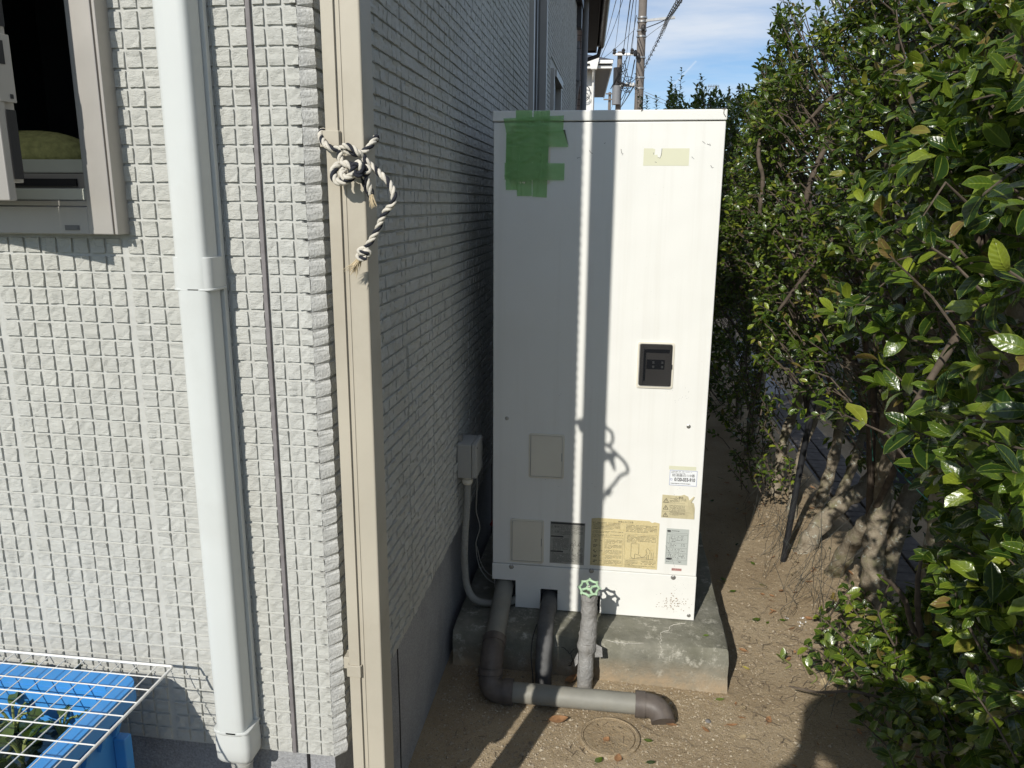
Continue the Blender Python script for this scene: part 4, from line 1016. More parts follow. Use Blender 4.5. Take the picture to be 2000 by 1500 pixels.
for _ in range(70):
    c = on(rnd.choice([1335, 1325, 1150, 1330, 1080]) + rnd.gauss(0, 14), rnd.choice([770, 782, 948, 1150, 1145]) + rnd.gauss(0, 9), 0); r_ = rnd.uniform(0.0003, 0.0009)
    q.prism([(r_ * math.cos(k), r_ * math.sin(k)) for k in range(0, 6)], (c.x, hy0 - (0.0035 if c.z < hzs else 0), c.z), (1, 0, 0), (0, 0, 1), (0, -1, 0), 0.0, 0.0003)
tag(q.build('grime_specks', GREYM, heater), kind='stuff')

# ---- green tape, strip by strip
def strip(px_pts, k, crumple=0.0042, label=None):
    """a strip given by its four corners on the panel (top-left, top-right, bottom-right, bottom-left), k = layer"""
    P = [on(*p) for p in px_pts]; nu, nv = 16, 9; d = MB(); fu = rnd.uniform(.3, 1.2)
    for j in range(nv + 1):
        for i in range(nu + 1):
            u, v = i / nu, j / nv
            a = P[0].lerp(P[1], u).lerp(P[3].lerp(P[2], u), v)
            inside = -0.3245 < a.x < -0.2095 and 1.474 < a.z < 1.636
            lift = 0.0052 if inside else 0.0042 if a.z > hzl else 0.0006
            near = min(abs(a.x + 0.3245), abs(a.x + 0.2095), abs(a.z - 1.474))
            if not inside and near < 0.012: lift += 0.003 * (1 - near / 0.012)
            fold = 0.0035 * max(0, 1 - abs(u + 0.6 * v - fu) / 0.07) * (0.3 + v)
            d.v.append((a.x, hy0 - lift - k * 0.0005 - fold - abs(rnd.gauss(0, crumple * 0.25)), a.z))
    for j in range(nv):
        for i in range(nu): d.f.append((j * (nu + 1) + i, (j + 1) * (nu + 1) + i, (j + 1) * (nu + 1) + i + 1, j * (nu + 1) + i + 1)); d.m.append(0)
    return d.build('tape_strip', TAPE, heater, smooth=180, label=label)
strip([(989, 262), (1014, 262), (1012, 371), (988, 371)], 0)
strip([(1008, 215.5), (1040, 215.5), (1039, 383), (1010, 383)], 1)
strip([(1043, 217), (1075, 216), (1068, 386), (1040, 384)], 2)
strip([(989, 288), (1071, 286), (1070, 318), (988, 318)], 3)
strip([(986, 318), (1103, 319), (1102, 352), (986, 351)], 4)
strip([(990, 262), (1104, 254), (1110, 287), (1064, 286)][:2] + [(1110, 287), (990, 287)], 5, 0.006)
strip([(984, 232), (1102, 226), (1100, 258), (990, 262)], 6, 0.006)
d = MB(); P = [on(1100, 254), on(1104, 254), on(1111, 287)]; d.add([(P[0].x, hy0 - .004, P[0].z), (P[2].x, hy0 - .006, P[2].z), (P[1].x, hy0 - .014, P[1].z)], [(0, 1, 2)]); d.build('tape_strip', mat('tape_back', (0.2, 0.22, 0.19), 0.6), heater, label='folded grey back of the tape')
# leaf litter on the lid
q = MB()
for pp in ([(1414, 211), (1413, 222), (1417, 228)], [(1256, 214), (1252, 217)], [(1410, 212), (1417, 213)]):
    q.tube([Vector((on(*p).x, hy0 - 0.006, on(*p).z)) for p in pp], 0.0009, 5)
tag(q.build('twig_scrap', TWIG, None, loc=(0.2, 2.29, 1.67)), 'dark scraps of twig caught on the heater lid', 'twig')
# ================================================================== PIPES in front of the heater
def bend(p, q, r, n=6):                     # p: corner point list -> path with rounded corners
    out = [Vector(p[0])]
    for i in range(1, len(p) - 1):
        a, b, c = Vector(p[i - 1]), Vector(p[i]), Vector(p[i + 1]); u = (a - b).normalized(); v = (c - b).normalized()
        for k in range(n + 1):
            t = k / n; out.append((b + u * r * (1 - t)).lerp(b + v * r * t, t) if False else (b + u * r) * (1 - t) ** 2 + b * 2 * t * (1 - t) + (b + v * r) * t * t)
    out.append(Vector(p[-1])); return out
drain = thing('drain_pipe', 'grey drain pipe with dark elbows lying along the ground', 'drain pipe', (-0.29, 1.99, 0))
Ra = 0.030
A = Vector((-0.337, 2.325, 0.202)); B = Vector((-0.333, 2.075, 0.128)); C = Vector((-0.333, 1.998, 0.075)); D = Vector((-0.322, 1.985, 0.036)); E = Vector((-0.268, 1.990, 0.036)); F = Vector((0.100, 1.985, 0.038))
m = MB(); m.tube([A + (A - B) * 0.15, Vector((-0.3335, 2.085, 0.1315))], Ra, 20); m.build('pipe_section', GREYPIPE, drain, smooth=50)
m = MB(); m.tube([E + Vector((-.01, 0, 0)), F], Ra - 0.001, 20); m.build('pipe_section', GREYPIPE, drain, smooth=50)
m = MB(); S_ = Vector((-0.3335, 2.088, 0.1325)); d_ = (A - B).normalized(); m.tube([S_ + d_ * .012, S_ - d_ * .014], Ra + 0.0062, 20); m.tube(bend([S_, Vector((-.334, 2.040, 0.118)), Vector((-0.334, 2.026, 0.078))], 0, 0.026, 8), Ra + 0.0042, 20); m.build('elbow', ELBOW, drain, smooth=50)
m = MB(); m.tube([Vector((-0.334, 2.027, 0.086)), Vector((-0.334, 2.021, 0.070))], Ra + 0.0072, 20); m.tube([Vector((-0.334, 2.0195, 0.066)), Vector((-0.3338, 2.0180, 0.0625))], Ra + 0.0085, 20); m.build('collar', ELBOW, drain, smooth=50)
m = MB(); m.tube(bend([Vector((-0.334, 2.019, 0.066)), Vector((-0.333, 1.992, 0.032)), Vector((-0.268, 1.990, 0.036))], 0, 0.036, 8), Ra + 0.0045, 20); m.tube([Vector((-0.290, 1.9895, 0.036)), Vector((-0.262, 1.9902, 0.036))], Ra + 0.0074, 20); m.build('elbow', ELBOW, drain, smooth=50)
m = MB(); m.tube([F + Vector((-0.012, 0, 0)), F + Vector((0.016, 0, 0))], Ra + 0.0068, 20); m.tube(bend([F + Vector((.012, 0, 0)), F + Vector((0.060, -0.004, -0.002)), F + Vector((0.066, -0.036, -0.026))], 0, 0.036, 8), Ra + 0.0035, 20); m.build('elbow', ELBOW, drain, smooth=50)

mid = thing('insulated_pipe', 'dark grey wrapped pipe in the middle under the heater', 'pipe', (-0.18, 2.10, 0))
P = spline([(-0.187, 2.36, 0.172), (-0.187, 2.29, 0.168), (-0.187, 2.20, 0.162), (-0.185, 2.135, 0.150), (-0.184, 2.105, 0.11), (-0.184, 2.095, 0.05), (-0.184, 2.09, -0.02)], 5)
m = MB(); m.tube(P, [0.0255 + 0.001 * math.sin(i * 1.1) for i in range(len(P))], 16, jit=0.03); m.build('foam_sleeve', DARKINS, mid, smooth=60)
m = MB(); m.tube(spline([(-0.213, 2.16, 0.16), (-0.222, 2.13, 0.13), (-0.224, 2.11, 0.08), (-0.216, 2.09, 0.03), (-0.214, 2.085, 0.0)], 5), 0.0015, 5); tag(m.build('thin_wire', WIRE), 'thin dark wire trailing beside the dark middle pipe', 'wire')

val = thing('valve_pipe', 'silver wrapped pipe with a mint green valve handwheel', 'valve pipe', (-0.055, 2.08, 0))
P = spline([(-0.0545, 2.118, 0.300), (-0.0540, 2.116, 0.265), (-0.0530, 2.112, 0.22), (-0.0545, 2.106, 0.175), (-0.0575, 2.098, 0.12), (-0.0585, 2.090, 0.06), (-0.0595, 2.085, -0.02)], 6)
rr = [0.0240 + 0.0011 * math.sin(i * 0.9) + rnd.uniform(-.001, .001) for i in range(len(P))]
for i in range(len(P)):
    if 18 <= i <= 23: rr[i] += 0.004
m = MB(); m.tube(P, rr, 22, jit=0.035); m.build('wrapping', WRAP, val, smooth=60)
m = MB()
for a, b, c, dd in (((-0.033, 2.095, 0.150), (-0.012, 2.092, 0.142), (-0.009, 2.088, 0.112), (-0.032, 2.090, 0.108)), ((-0.082, 2.09, 0.120), (-0.092, 2.082, 0.10), (-0.089, 2.080, 0.078), (-0.081, 2.082, 0.088)), ((-0.076, 2.080, 0.150), (-0.055, 2.072, 0.157), (-0.038, 2.078, 0.150), (-0.058, 2.071, 0.139))):
    m.add([a, b, c, dd], [(0, 1, 2, 3)])
m.build('loose_tape_end', WRAP, val)
wc = atY(1151, 1148, 2.112); ax = Vector((0.02, -0.40, 0.92)).normalized(); ux = ax.cross(Vector((1, 0, 0))).normalized(); uy = Vector((1, 0, 0))
hw = MB(); k = 40; ring = []
for i in range(k):
    a = 2 * math.pi * i / k; r_ = 0.0265 + 0.0016 * math.cos(8 * a); ring.append(wc + uy * math.cos(a) * r_ + ux * math.sin(a) * r_)
hw.tube(ring, 0.0038, 8, close=True)
for i in range(8):
    a = 2 * math.pi * i / 8; dvec = uy * math.cos(a) + ux * math.sin(a); hw.lathe(wc + dvec * 0.0275, dvec, [(0.0042, 0), (0.0046, 0.003), (0.0034, 0.0065), (0.0005, 0.0075)], 8)
for i in range(4):
    a = 2 * math.pi * i / 4 + 0.4; dvec = uy * math.cos(a) + ux * math.sin(a); hw.beam(wc + dvec * 0.008, wc + dvec * 0.0260, 0.0065, 0.003, tuple(ax))
hw.lathe(wc - ax * 0.003, ax, [(0.0095, 0), (0.0095, 0.005), (0.006, 0.0065)], 14)
o = hw.build('handwheel', GREENW, val, smooth=50)
m = MB(); m.lathe(wc + ax * 0.002, ax, [(0.0042, 0), (0.0042, 0.007), (0.003, 0.008)], 6); m.build('spindle_nut', STEEL, o)
m = MB(); m.tube([wc - ax * 0.003, wc - ax * 0.035], 0.007, 10); m.build('spindle', STEEL, val, smooth=50)

# ================================================================== SWITCH BOX, conduit, cables on the side wall
sb = thing('junction_box', 'small grey junction box fixed to the side wall beside the heater', 'junction box', (-0.44, 2.27, 0.6))
z0 = 0.600; ya, yb2 = 2.215, 2.30
m = MB(); m.box((XS + 0.006, ya + 0.0, z0), (XS + 0.050, yb2 + 0.02, z0 + 0.108)); m.build('box_base', BOXP, sb, bevel=0.003)
m = MB(); m.box((XS + 0.0505, ya - 0.001, z0 + 0.001), (XS + 0.066, yb2 + 0.021, z0 + 0.109)); o = m.build('box_cover', BOXP, sb, bevel=0.004, seg=3)
m = MB(); m.lathe((XS + 0.066, ya + 0.012, z0 + 0.095), (1, 0, 0), [(0.003, 0), (0.002, 0.001)], 8); m.build('cover_screw', BLACK, o)
m = MB(); m.box((XS + 0.006, yb2 + 0.0215, z0 + 0.02), (XS + 0.03, yb2 + 0.05, z0 + 0.10)); m.box((XS + 0.004, ya + .02, z0 + 0.108), (XS + 0.016, ya + .05, z0 + 0.13)); m.build('mounting_bracket', STEEL, sb)
m = MB(); m.lathe((XS + 0.034, 2.235, z0), (0, 0, -1), [(0.012, 0), (0.012, 0.006), (0.017, 0.008), (0.017, 0.017), (0.013, 0.024), (0.010, 0.025)], 16); m.build('conduit_gland', WHITE2, sb, smooth=50)
fc = thing('flexible_conduit', 'grey ribbed conduit curving down from the junction box', 'conduit', (-0.43, 2.23, 0.2))
P = spline([(XS + 0.034, 2.235, 0.577), (XS + 0.031, 2.236, 0.50), (XS + 0.024, 2.238, 0.40), (XS + 0.021, 2.245, 0.30), (XS + 0.028, 2.255, 0.215), (XS + 0.052, 2.268, 0.168), (XS + 0.10, 2.285, 0.150), (XS + 0.16, 2.30, 0.152), (XS + 0.19, 2.32, 0.17)], 26)
m = MB(); m.tube(P, [0.0118 if i % 2 else 0.0102 for i in range(len(P))], 12); m.build('ribbed_sleeve', CONDUIT, fc, smooth=30)
m = MB(); m.tube(spline([(XS + 0.05, 2.32, 0.60), (XS + 0.045, 2.33, 0.50), (XS + 0.04, 2.35, 0.44), (XS + 0.05, 2.36, 0.38), (XS + 0.037, 2.36, 0.32), (XS + 0.045, 2.37, 0.24), (XS + 0.07, 2.38, 0.19), (XS + 0.1, 2.39, 0.165)], 8), 0.0022, 6)
m.tube(spline([(XS + 0.04, 2.36, 0.31), (XS + 0.055, 2.37, 0.24), (XS + 0.085, 2.38, 0.20), (XS + 0.14, 2.40, 0.185)], 8), 0.0018, 6)
tag(m.build('thin_cable', CONDUIT, smooth=60), 'thin grey cable hanging behind the ribbed conduit', 'cable')
m = MB(); m.tube(spline([(XS + 0.05, 2.62, 0.30), (XS + 0.09, 2.62, 0.28), (XS + 0.16, 2.63, 0.25)], 6), 0.024, 12); tag(m.build('red_hose', REDP, smooth=60), 'dark red hose in the gap behind the heater', 'hose')

# ================================================================== INSPECTION LID in the ground
lc = atZ(1190, 1440, 0.002)
lid = thing('inspection_lid', 'round dusty inspection lid sunk in the sandy soil', 'inspection lid', tuple(lc))
Rl = 0.083
m = MB(); m.lathe((lc.x, lc.y, gh(lc.x, lc.y) - 0.004), (0, 0, 1), [(Rl, 0), (Rl, 0.011), (Rl - 0.006, 0.013), (Rl - 0.008, 0.0105), (Rl - 0.0115, 0.0105), (Rl - 0.0118, 0.004)], 48); m.build('outer_ring', SOIL, lid, smooth=40)
m = MB(); m.lathe((lc.x, lc.y, gh(lc.x, lc.y) - 0.004), (0, 0, 1), [(Rl - 0.0145, 0.002), (Rl - 0.0145, 0.0095), (Rl - 0.018, 0.0100), (Rl - 0.022, 0.0085), (0.0001, 0.0085)], 48)
for i in range(70):
    a = rnd.uniform(0, 6.28); r_ = math.sqrt(rnd.random()) * (Rl - 0.026); x, y = lc.x + r_ * math.cos(a), lc.y + r_ * math.sin(a); b_ = rnd.choice([0.5, -0.5, 2.0]); z = gh(lc.x, lc.y) + 0.0045
    m.beam((x - 0.006 * math.cos(b_), y - 0.006 * math.sin(b_), z), (x + 0.006 * math.cos(b_), y + 0.006 * math.sin(b_), z), 0.003, 0.003)
m.build('lid_plate', SOIL, lid, smooth=40)

# ================================================================== LITTER: leaves, stones, twigs on the ground
def leaf_sheet(mb, pos, L, Wd, yaw, pitch=0.1, roll=0.0, curl=0.2, ns=6, notch=0.0):
    d = Vector((math.cos(yaw) * math.cos(pitch), math.sin(yaw) * math.cos(pitch), math.sin(pitch))); s = Vector((-math.sin(yaw), math.cos(yaw), 0)); s = Quaternion(d, roll) @ s; n = d.cross(s)
    if n.z < 0: n = -n
    b = len(mb.v); p0 = Vector(pos)
    for i in range(ns + 1):
        t = i / ns; w = Wd / 2 * max(0.03, math.sin(math.pi * min(1, t * 0.97 + 0.02) ** 0.85) ** 0.8) * (1 - (notch * rnd.random() if 0 < i < ns else 0)); c = p0 + d * (L * t) + n * (curl * L * (t - .5) ** 2)
        mb.v += [tuple(c + s * w + n * (w * 0.25)), tuple(c), tuple(c - s * w + n * (w * 0.25))]
    for i in range(ns):
        a = b + i * 3; mb.f += [(a, a + 1, a + 4, a + 3), (a + 1, a + 2, a + 5, a + 4)]; mb.m += [mb.cur] * 2
    mb.tube([p0 - d * L * 0.18, p0], 0.0008, 4)
def fallen(px, py, L, wd, yaw, m_, label, group, name='dry_leaf', pitch=0.08, roll=0.0, curl=0.35, notch=0.0):
    p = atZ(px, py, 0.0); p.z = gh(p.x, p.y) + 0.006; mb = MB(); leaf_sheet(mb, p, L, wd, yaw, pitch, roll, curl, 6, notch)
    tag(mb.build(name, m_, None, smooth=50, loc=tuple(p)), label, 'leaf', group)
DG, GG = 'dry leaves on the sandy soil', 'green leaves fallen on the soil'
fallen(1105, 1338, 0.042, 0.028, 0.5, DRYLEAF, 'curled orange brown leaf leaning on the foot of the silver wrapped pipe', DG, pitch=0.35, curl=0.6)
fallen(1072, 1414, 0.055, 0.034, 0.25, DRYLEAF, 'broad brown dry leaf just below the grey drain pipe', DG, curl=0.4)
fallen(1296, 1412, 0.042, 0.014, -0.4, DRYLEAF, 'narrow brown dry leaf below the dark outlet elbow', DG)
fallen(1372, 1420, 0.030, 0.012, -1.0, DRYLEAF, 'slim curled leaf on the soil right of the outlet elbow', DG)
fallen(1418, 1415, 0.034, 0.010, 0.1, DRYLEAF, 'flat orange brown leaf on bare soil near the hedge foot', DG)
fallen(1446, 1440, 0.022, 0.015, 0.6, PALEDRY, 'pale tan oval leaf lying on bare soil', DG, curl=0.1)
fallen(1180, 1452, 0.022, 0.018, 1.0, DRYLEAF, 'small brown leaf lying on the round inspection lid', DG)
fallen(1205, 1492, 0.03, 0.02, 1.4, DRYLEAF, 'crumpled brown leaf in front of the round lid', DG)
fallen(1452, 1300, 0.026, 0.012, -0.9, mat('yellow_leaf', (0.5, 0.42, 0.1), 0.6), 'small yellow leaf on the soil right of the concrete block', DG)
fallen(1425, 1157, 0.026, 0.016, 0.3, LEAF, 'green leaf fragment in the sunlit strip behind the block, nearer one', GG, 'fallen_leaf')
fallen(1416, 1136, 0.024, 0.02, 2.2, LEAFY, 'bright green leaf at the shadow edge behind the block', GG, 'fallen_leaf')
fallen(1398, 1366, 0.026, 0.014, 0.2, LEAFY, 'light green leaf right of the drain pipe outlet', GG, 'fallen_leaf')
fallen(1258, 1447, 0.024, 0.014, -0.3, LEAF, 'dark green leaf just right of the round lid', GG, 'fallen_leaf')
fallen(1163, 1494, 0.026, 0.018, 0.9, LEAF, 'dark green leaf below the left edge of the round lid', GG, 'fallen_leaf')
fallen(1262, 1492, 0.024, 0.014, 0.1, LEAF, 'dark green leaf below the right edge of the round lid', GG, 'fallen_leaf')
fallen(1470, 1212, 0.030, 0.022, 0.4, LEAF, 'glossy dark rounded leaf on the soil beyond the block', GG, 'fallen_leaf')
fallen(1522, 1212, 0.028, 0.018, 0.0, LEAF, 'dark jagged leaf near the netting at the hedge foot', GG, 'fallen_leaf', notch=0.5)
p = atZ(1374, 1242, zt + 0.003); mb = MB(); leaf_sheet(mb, p, 0.018, 0.012, 0.3, 0.05, 0, 0.2); tag(mb.build('fallen_leaf', LEAFY, None, smooth=50, loc=tuple(p)), 'small green leaf lying on top of the concrete block', 'leaf', GG)
for px, py, s_, lb in ((1287, 1333, 0.011, 'grey blue pebble on the grit before the block'), (1254, 1331, 0.006, 'small dull pebble beside the block front'), (1383, 1405, 0.009, 'round brown clod on the soil near the outlet')):
    p = atZ(px, py, 0.0); mb = MB(); mb.lathe((p.x, p.y, gh(p.x, p.y) - s_ * .3), (0.1, 0.05, 1), [(0.0001, 0), (s_ * .8, s_ * .2), (s_, s_ * .5), (s_ * .6, s_ * .95), (0.0001, s_)], 9)
    tag(mb.build('pebble', CONC, None, smooth=60, loc=tuple(p)), lb, 'pebble', 'pebbles by the block')
mb = MB()
for i in range(240):                        # root hairs, stalks and crumbs
    px, py = rnd.uniform(1380, 1700), rnd.uniform(1180, 1500); p = atZ(px, py, 0); 
    if p.x < 0.4: continue
    a = rnd.uniform(0, 6.28); L = rnd.uniform(0.01, 0.05); q0 = p + Vector((0, 0, 0.003)); q1 = p + Vector((math.cos(a) * L * .5, math.sin(a) * L * .5, rnd.uniform(.002, .012))); q2 = p + Vector((math.cos(a + .5) * L, math.sin(a + .5) * L, .003))
    mb.tube([q0, q1, q2], 0.0006, 4)
for i in range(26):
    p = atZ(rnd.uniform(870, 1400), rnd.uniform(1380, 1500), 0)
    if p.x < -0.45: continue
    a = rnd.uniform(0, 6.28); L = rnd.uniform(0.01, 0.035); mb.tube([p + Vector((0, 0, .003)), p + Vector((math.cos(a) * L, math.sin(a) * L, .005))], 0.0007, 4)
tag(mb.build('twig_litter', TWIG), 'thin dry stalks and root hairs strewn over the soil', kind='stuff')
mb = MB()
for px, py in ((1538, 1207), (1572, 1208), (1560, 1216)):
    for _ in range(6):
        p = atZ(px + rnd.gauss(0, 5), py + rnd.gauss(0, 3), 0); s_ = rnd.uniform(.0015, .0035); mb.lathe((p.x, p.y, gh(p.x, p.y)), (rnd.uniform(-.4, .4), rnd.uniform(-.4, .4), 1), [(s_, 0), (s_ * .8, s_ * .5), (0.0001, s_ * .8)], 6)
tag(mb.build('lime_crumbs', PAPERW), 'white crumbs of lime on the soil by the hedge', kind='stuff')

# ================================================================== BLUE CRATE with water plants under a white grid
ztop = 0.606; cx0, cx1, cy0, cy1 = -1.36, -0.803, 0.74, 1.118
def crate(z0, z1, label, full):
    c = thing('plastic_crate', label, 'crate', ((cx0 + cx1) / 2, (cy0 + cy1) / 2, z0), 'blue plastic crates stacked by the wall')
    t = 0.004; ins = 0.032
    a0, a1, b0, b1 = cx0 + ins, cx1 - ins, cy0 + ins, cy1 - ins
    w = MB(); w.box((a0, b0, z0), (a0 + t, b1, z1 - .012)); w.box((a1 - t, b0, z0), (a1, b1, z1 - .012)); w.box((a0 + t, b0, z0), (a1 - t, b0 + t, z1 - .012)); w.box((a0 + t, b1 - t, z0), (a1 - t, b1, z1 - .012)); w.box((a0 + t, b0 + t, z0), (a1 - t, b1 - t, z0 + t)); w.build('wall', BLUE, c)
    rm = MB(); o_ = round_rect(cx1 - cx0, cy1 - cy0, 0.035, 6); i_ = round_rect(a1 - a0 - .006, b1 - b0 - .006, 0.02, 6); k = len(o_); mx, my = (cx0 + cx1) / 2, (cy0 + cy1) / 2
    for pts, zz in ((i_, z1 - .014), (i_, z1 - 0.001), (o_, z1), (o_, z1 - 0.006), (round_rect(cx1 - cx0 + .002, cy1 - cy0 + .002, 0.035, 6), z1 - .03)):
        for a, b in pts: rm.v.append((mx + a, my + b, zz))
    for r_i in range(4):
        for j in range(k): rm.f.append((r_i * k + j, r_i * k + (j + 1) % k, (r_i + 1) * k + (j + 1) % k, (r_i + 1) * k + j)); rm.m.append(0)
    rm.build('rim', BLUE, c, smooth=40)
    for i in range(8):                      # stiffening fins under the right rim
        y = b0 + 0.02 + i * (b1 - b0 - .04) / 7; f = MB(); f.hexa([(a1 + .0005, y, z1 - .085), (a1 + .006, y, z1 - .085), (a1 + .006, y + .010, z1 - .085), (a1 + .0005, y + .010, z1 - .085)], [(a1 + .0005, y, z1 - .0145), (cx1 - .003, y, z1 - .0145), (cx1 - .003, y + .010, z1 - .0145), (a1 + .0005, y + .010, z1 - .0145)]); f.build('fin', BLUE, c)
    for yy, ww in ((b0, .010), (b1 - .02, .022), ((b0 + b1) / 2, .012)):
        f = MB(); f.box((a1 + .0005, yy, z0 + .01), (a1 + ww, yy + .02, z1 - .09)); f.build('corner_post', BLUE, c, bevel=0.002)
    return c
crate(0.0, 0.296, 'lower blue plastic crate supporting the planted one by the wall', False)
crate(0.302, ztop, 'blue plastic crate of pond water under a white wire grid', True)
zw = 0.520
m = MB(); m.box((cx0 + .037, cy0 + .037, zw - 0.06), (cx1 - .037, cy1 - .037, zw)); tag(m.build('pond_water', WATER), kind='structure')
pl_i = 0
def lab(i): return ['round leaved water plant standing by the back rim of the blue crate', 'water plant with upright pointed leaves near the crate right rim', 'cluster of long pale leaves at the crate front corner', 'water plant with olive leaves in the middle of the crate', 'broad leaved water plant near the left picture edge'][i]
def wplant(px, py, n, L, up, seed):
    global pl_i
    r2 = random.Random(seed); p = atZ(px, py, zw); t = thing('water_plant', lab(pl_i), 'water plant', tuple(p), 'water plants in the blue crate'); pl_i += 1
    for i in range(n):
        a = 2 * math.pi * i / n + r2.uniform(-.4, .4); h = up * r2.uniform(.5, 1.0); rad = r2.uniform(0.01, 0.04)
        e = p + Vector((math.cos(a) * rad, math.sin(a) * rad, min(h, ztop - zw - 0.004 - 0.3 * L)))
        s = MB(); s.tube(spline([p, p.lerp(e, .5) + Vector((0, 0, .012)), e], 4), 0.0022, 6); st = s.build('stalk', PLANTST, t)
        l = MB(); leaf_sheet(l, e, L * r2.uniform(.8, 1.2), L * r2.uniform(.55, .75), a + r2.uniform(-.5, .5), r2.uniform(-.1, .5), r2.uniform(-.7, .7), -0.25, 6); l.build('leaf', PLANT, st, smooth=180)
wplant(105, 1375, 4, 0.040, 0.062, 3); wplant(120, 1440, 5, 0.045, 0.05, 5); wplant(45, 1490, 6, 0.045, 0.05, 9); wplant(30, 1430, 5, 0.040, 0.05, 12); wplant(8, 1390, 4, 0.040, 0.05, 14)
mb = MB()
for cxp, cyp in ((140, 1338), (112, 1372), (45, 1390), (20, 1415), (60, 1440), (30, 1350), (110, 1400)):
    for _ in range(16):
        p = atZ(cxp + rnd.gauss(0, 14), cyp + rnd.gauss(0, 7), zw + .003); leaf_sheet(mb, p, 0.011, 0.009, rnd.uniform(0, 6.28), rnd.uniform(0, .5), 0, -.2, 3)
tag(mb.build('floating_weed', PLANT), 'small floating weed covering the dark water', kind='stuff')
# the grid: border and every rod its own part
grid = thing('wire_grid', 'white coated wire grid laid over the blue crate', 'wire grid', (-1.0, 0.95, ztop))
gx0, gx1, gy0, gy1, gz = -1.45, -0.752, 0.66, 1.132, ztop + 0.016
m = MB(); c_ = [(gx0, gy0), (gx1, gy0), (gx1, gy1), (gx0, gy1)]
pp = [(gx0 + (gx1 - gx0) / 2 + a, gy0 + (gy1 - gy0) / 2 + b, gz) for a, b in round_rect(gx1 - gx0, gy1 - gy0, 0.006, 4)]
m.tube(pp, 0.0025, 8, close=True); m.build('border_rod', WIREW, grid, smooth=60)
k = 0; x = gx1 - 0.032
while x > gx0 + 0.01:
    m = MB(); m.tube([(x, gy0, gz - 0.003), (x, gy1, gz - 0.003)], 0.0011, 6); m.build('rod', WIREW, grid); x -= 0.0345
y = gy1 - 0.034
while y > gy0 + 0.01:
    m = MB(); m.tube([(gx0, y, gz - 0.0005), (gx1, y, gz - 0.0005)], 0.0011, 6); m.build('rod', WIREW, grid); y -= 0.0345
# ================================================================== HEDGE: separate shrubs with lichen-covered trunks
def face_x(y, z):
    """left face of the hedge"""
    f = 0.44 + 0.05 * math.sin(1.9 * y + 2.2 * z) + 0.045 * math.sin(5.3 * y - 3.1 * z) + 0.035 * math.sin(9.7 * y + 4.3 * z) * math.sin(7.9 * z)
    if z > 1.45: f += 0.30 * (z - 1.45) ** 1.15
    if z < 1.05: f += 0.30 * (1.05 - z)
    if y < 2.1: f += 0.06 * max(0, 1 - abs(y - 1.75) / 0.4) - 0.03 * max(0, 1.4 - y)
    if 2.15 < y < 3.3 and z < 1.9: f = max(f, 0.375)
    if y > 5: f = min(f, 0.42)
    if y > 6.5: f = min(f, 0.34)
    if y > 3.9 and z < 1.5: f = 0.40 + 0.03 * math.sin(5 * y + 4 * z) + 0.10 * max(0, 4.6 - y)
    if y < 2.1 and z < 1.05: f += 0.14 * min(1, (1.05 - z) / 0.3) * min(1, max(0, (z - 0.3) / 0.2))
    return f
def zlow(y):
    if y < 2.05: return 0.05
    if y < 2.5: return 0.80
    if y < 4.5: return 0.86
    return 0.06
def ztop_(y): return 2.25 if y < 3.6 else 2.05 if y < 5 else 2.15 if y < 6.5 else 2.36
HOLLOW = [(1460, 900), (1560, 880), (1640, 800), (1715, 790), (1765, 900), (1835, 1010), (1800, 1110), (1735, 1150), (1640, 1235), (1500, 1260), (1430, 900)]
def in_poly(x, y, P):
    c = False; j = len(P) - 1
    for i in range(len(P)):
        if (P[i][1] > y) != (P[j][1] > y) and x < (P[j][0] - P[i][0]) * (y - P[i][1]) / (P[j][1] - P[i][1]) + P[i][0]: c = not c
        j = i
    return c
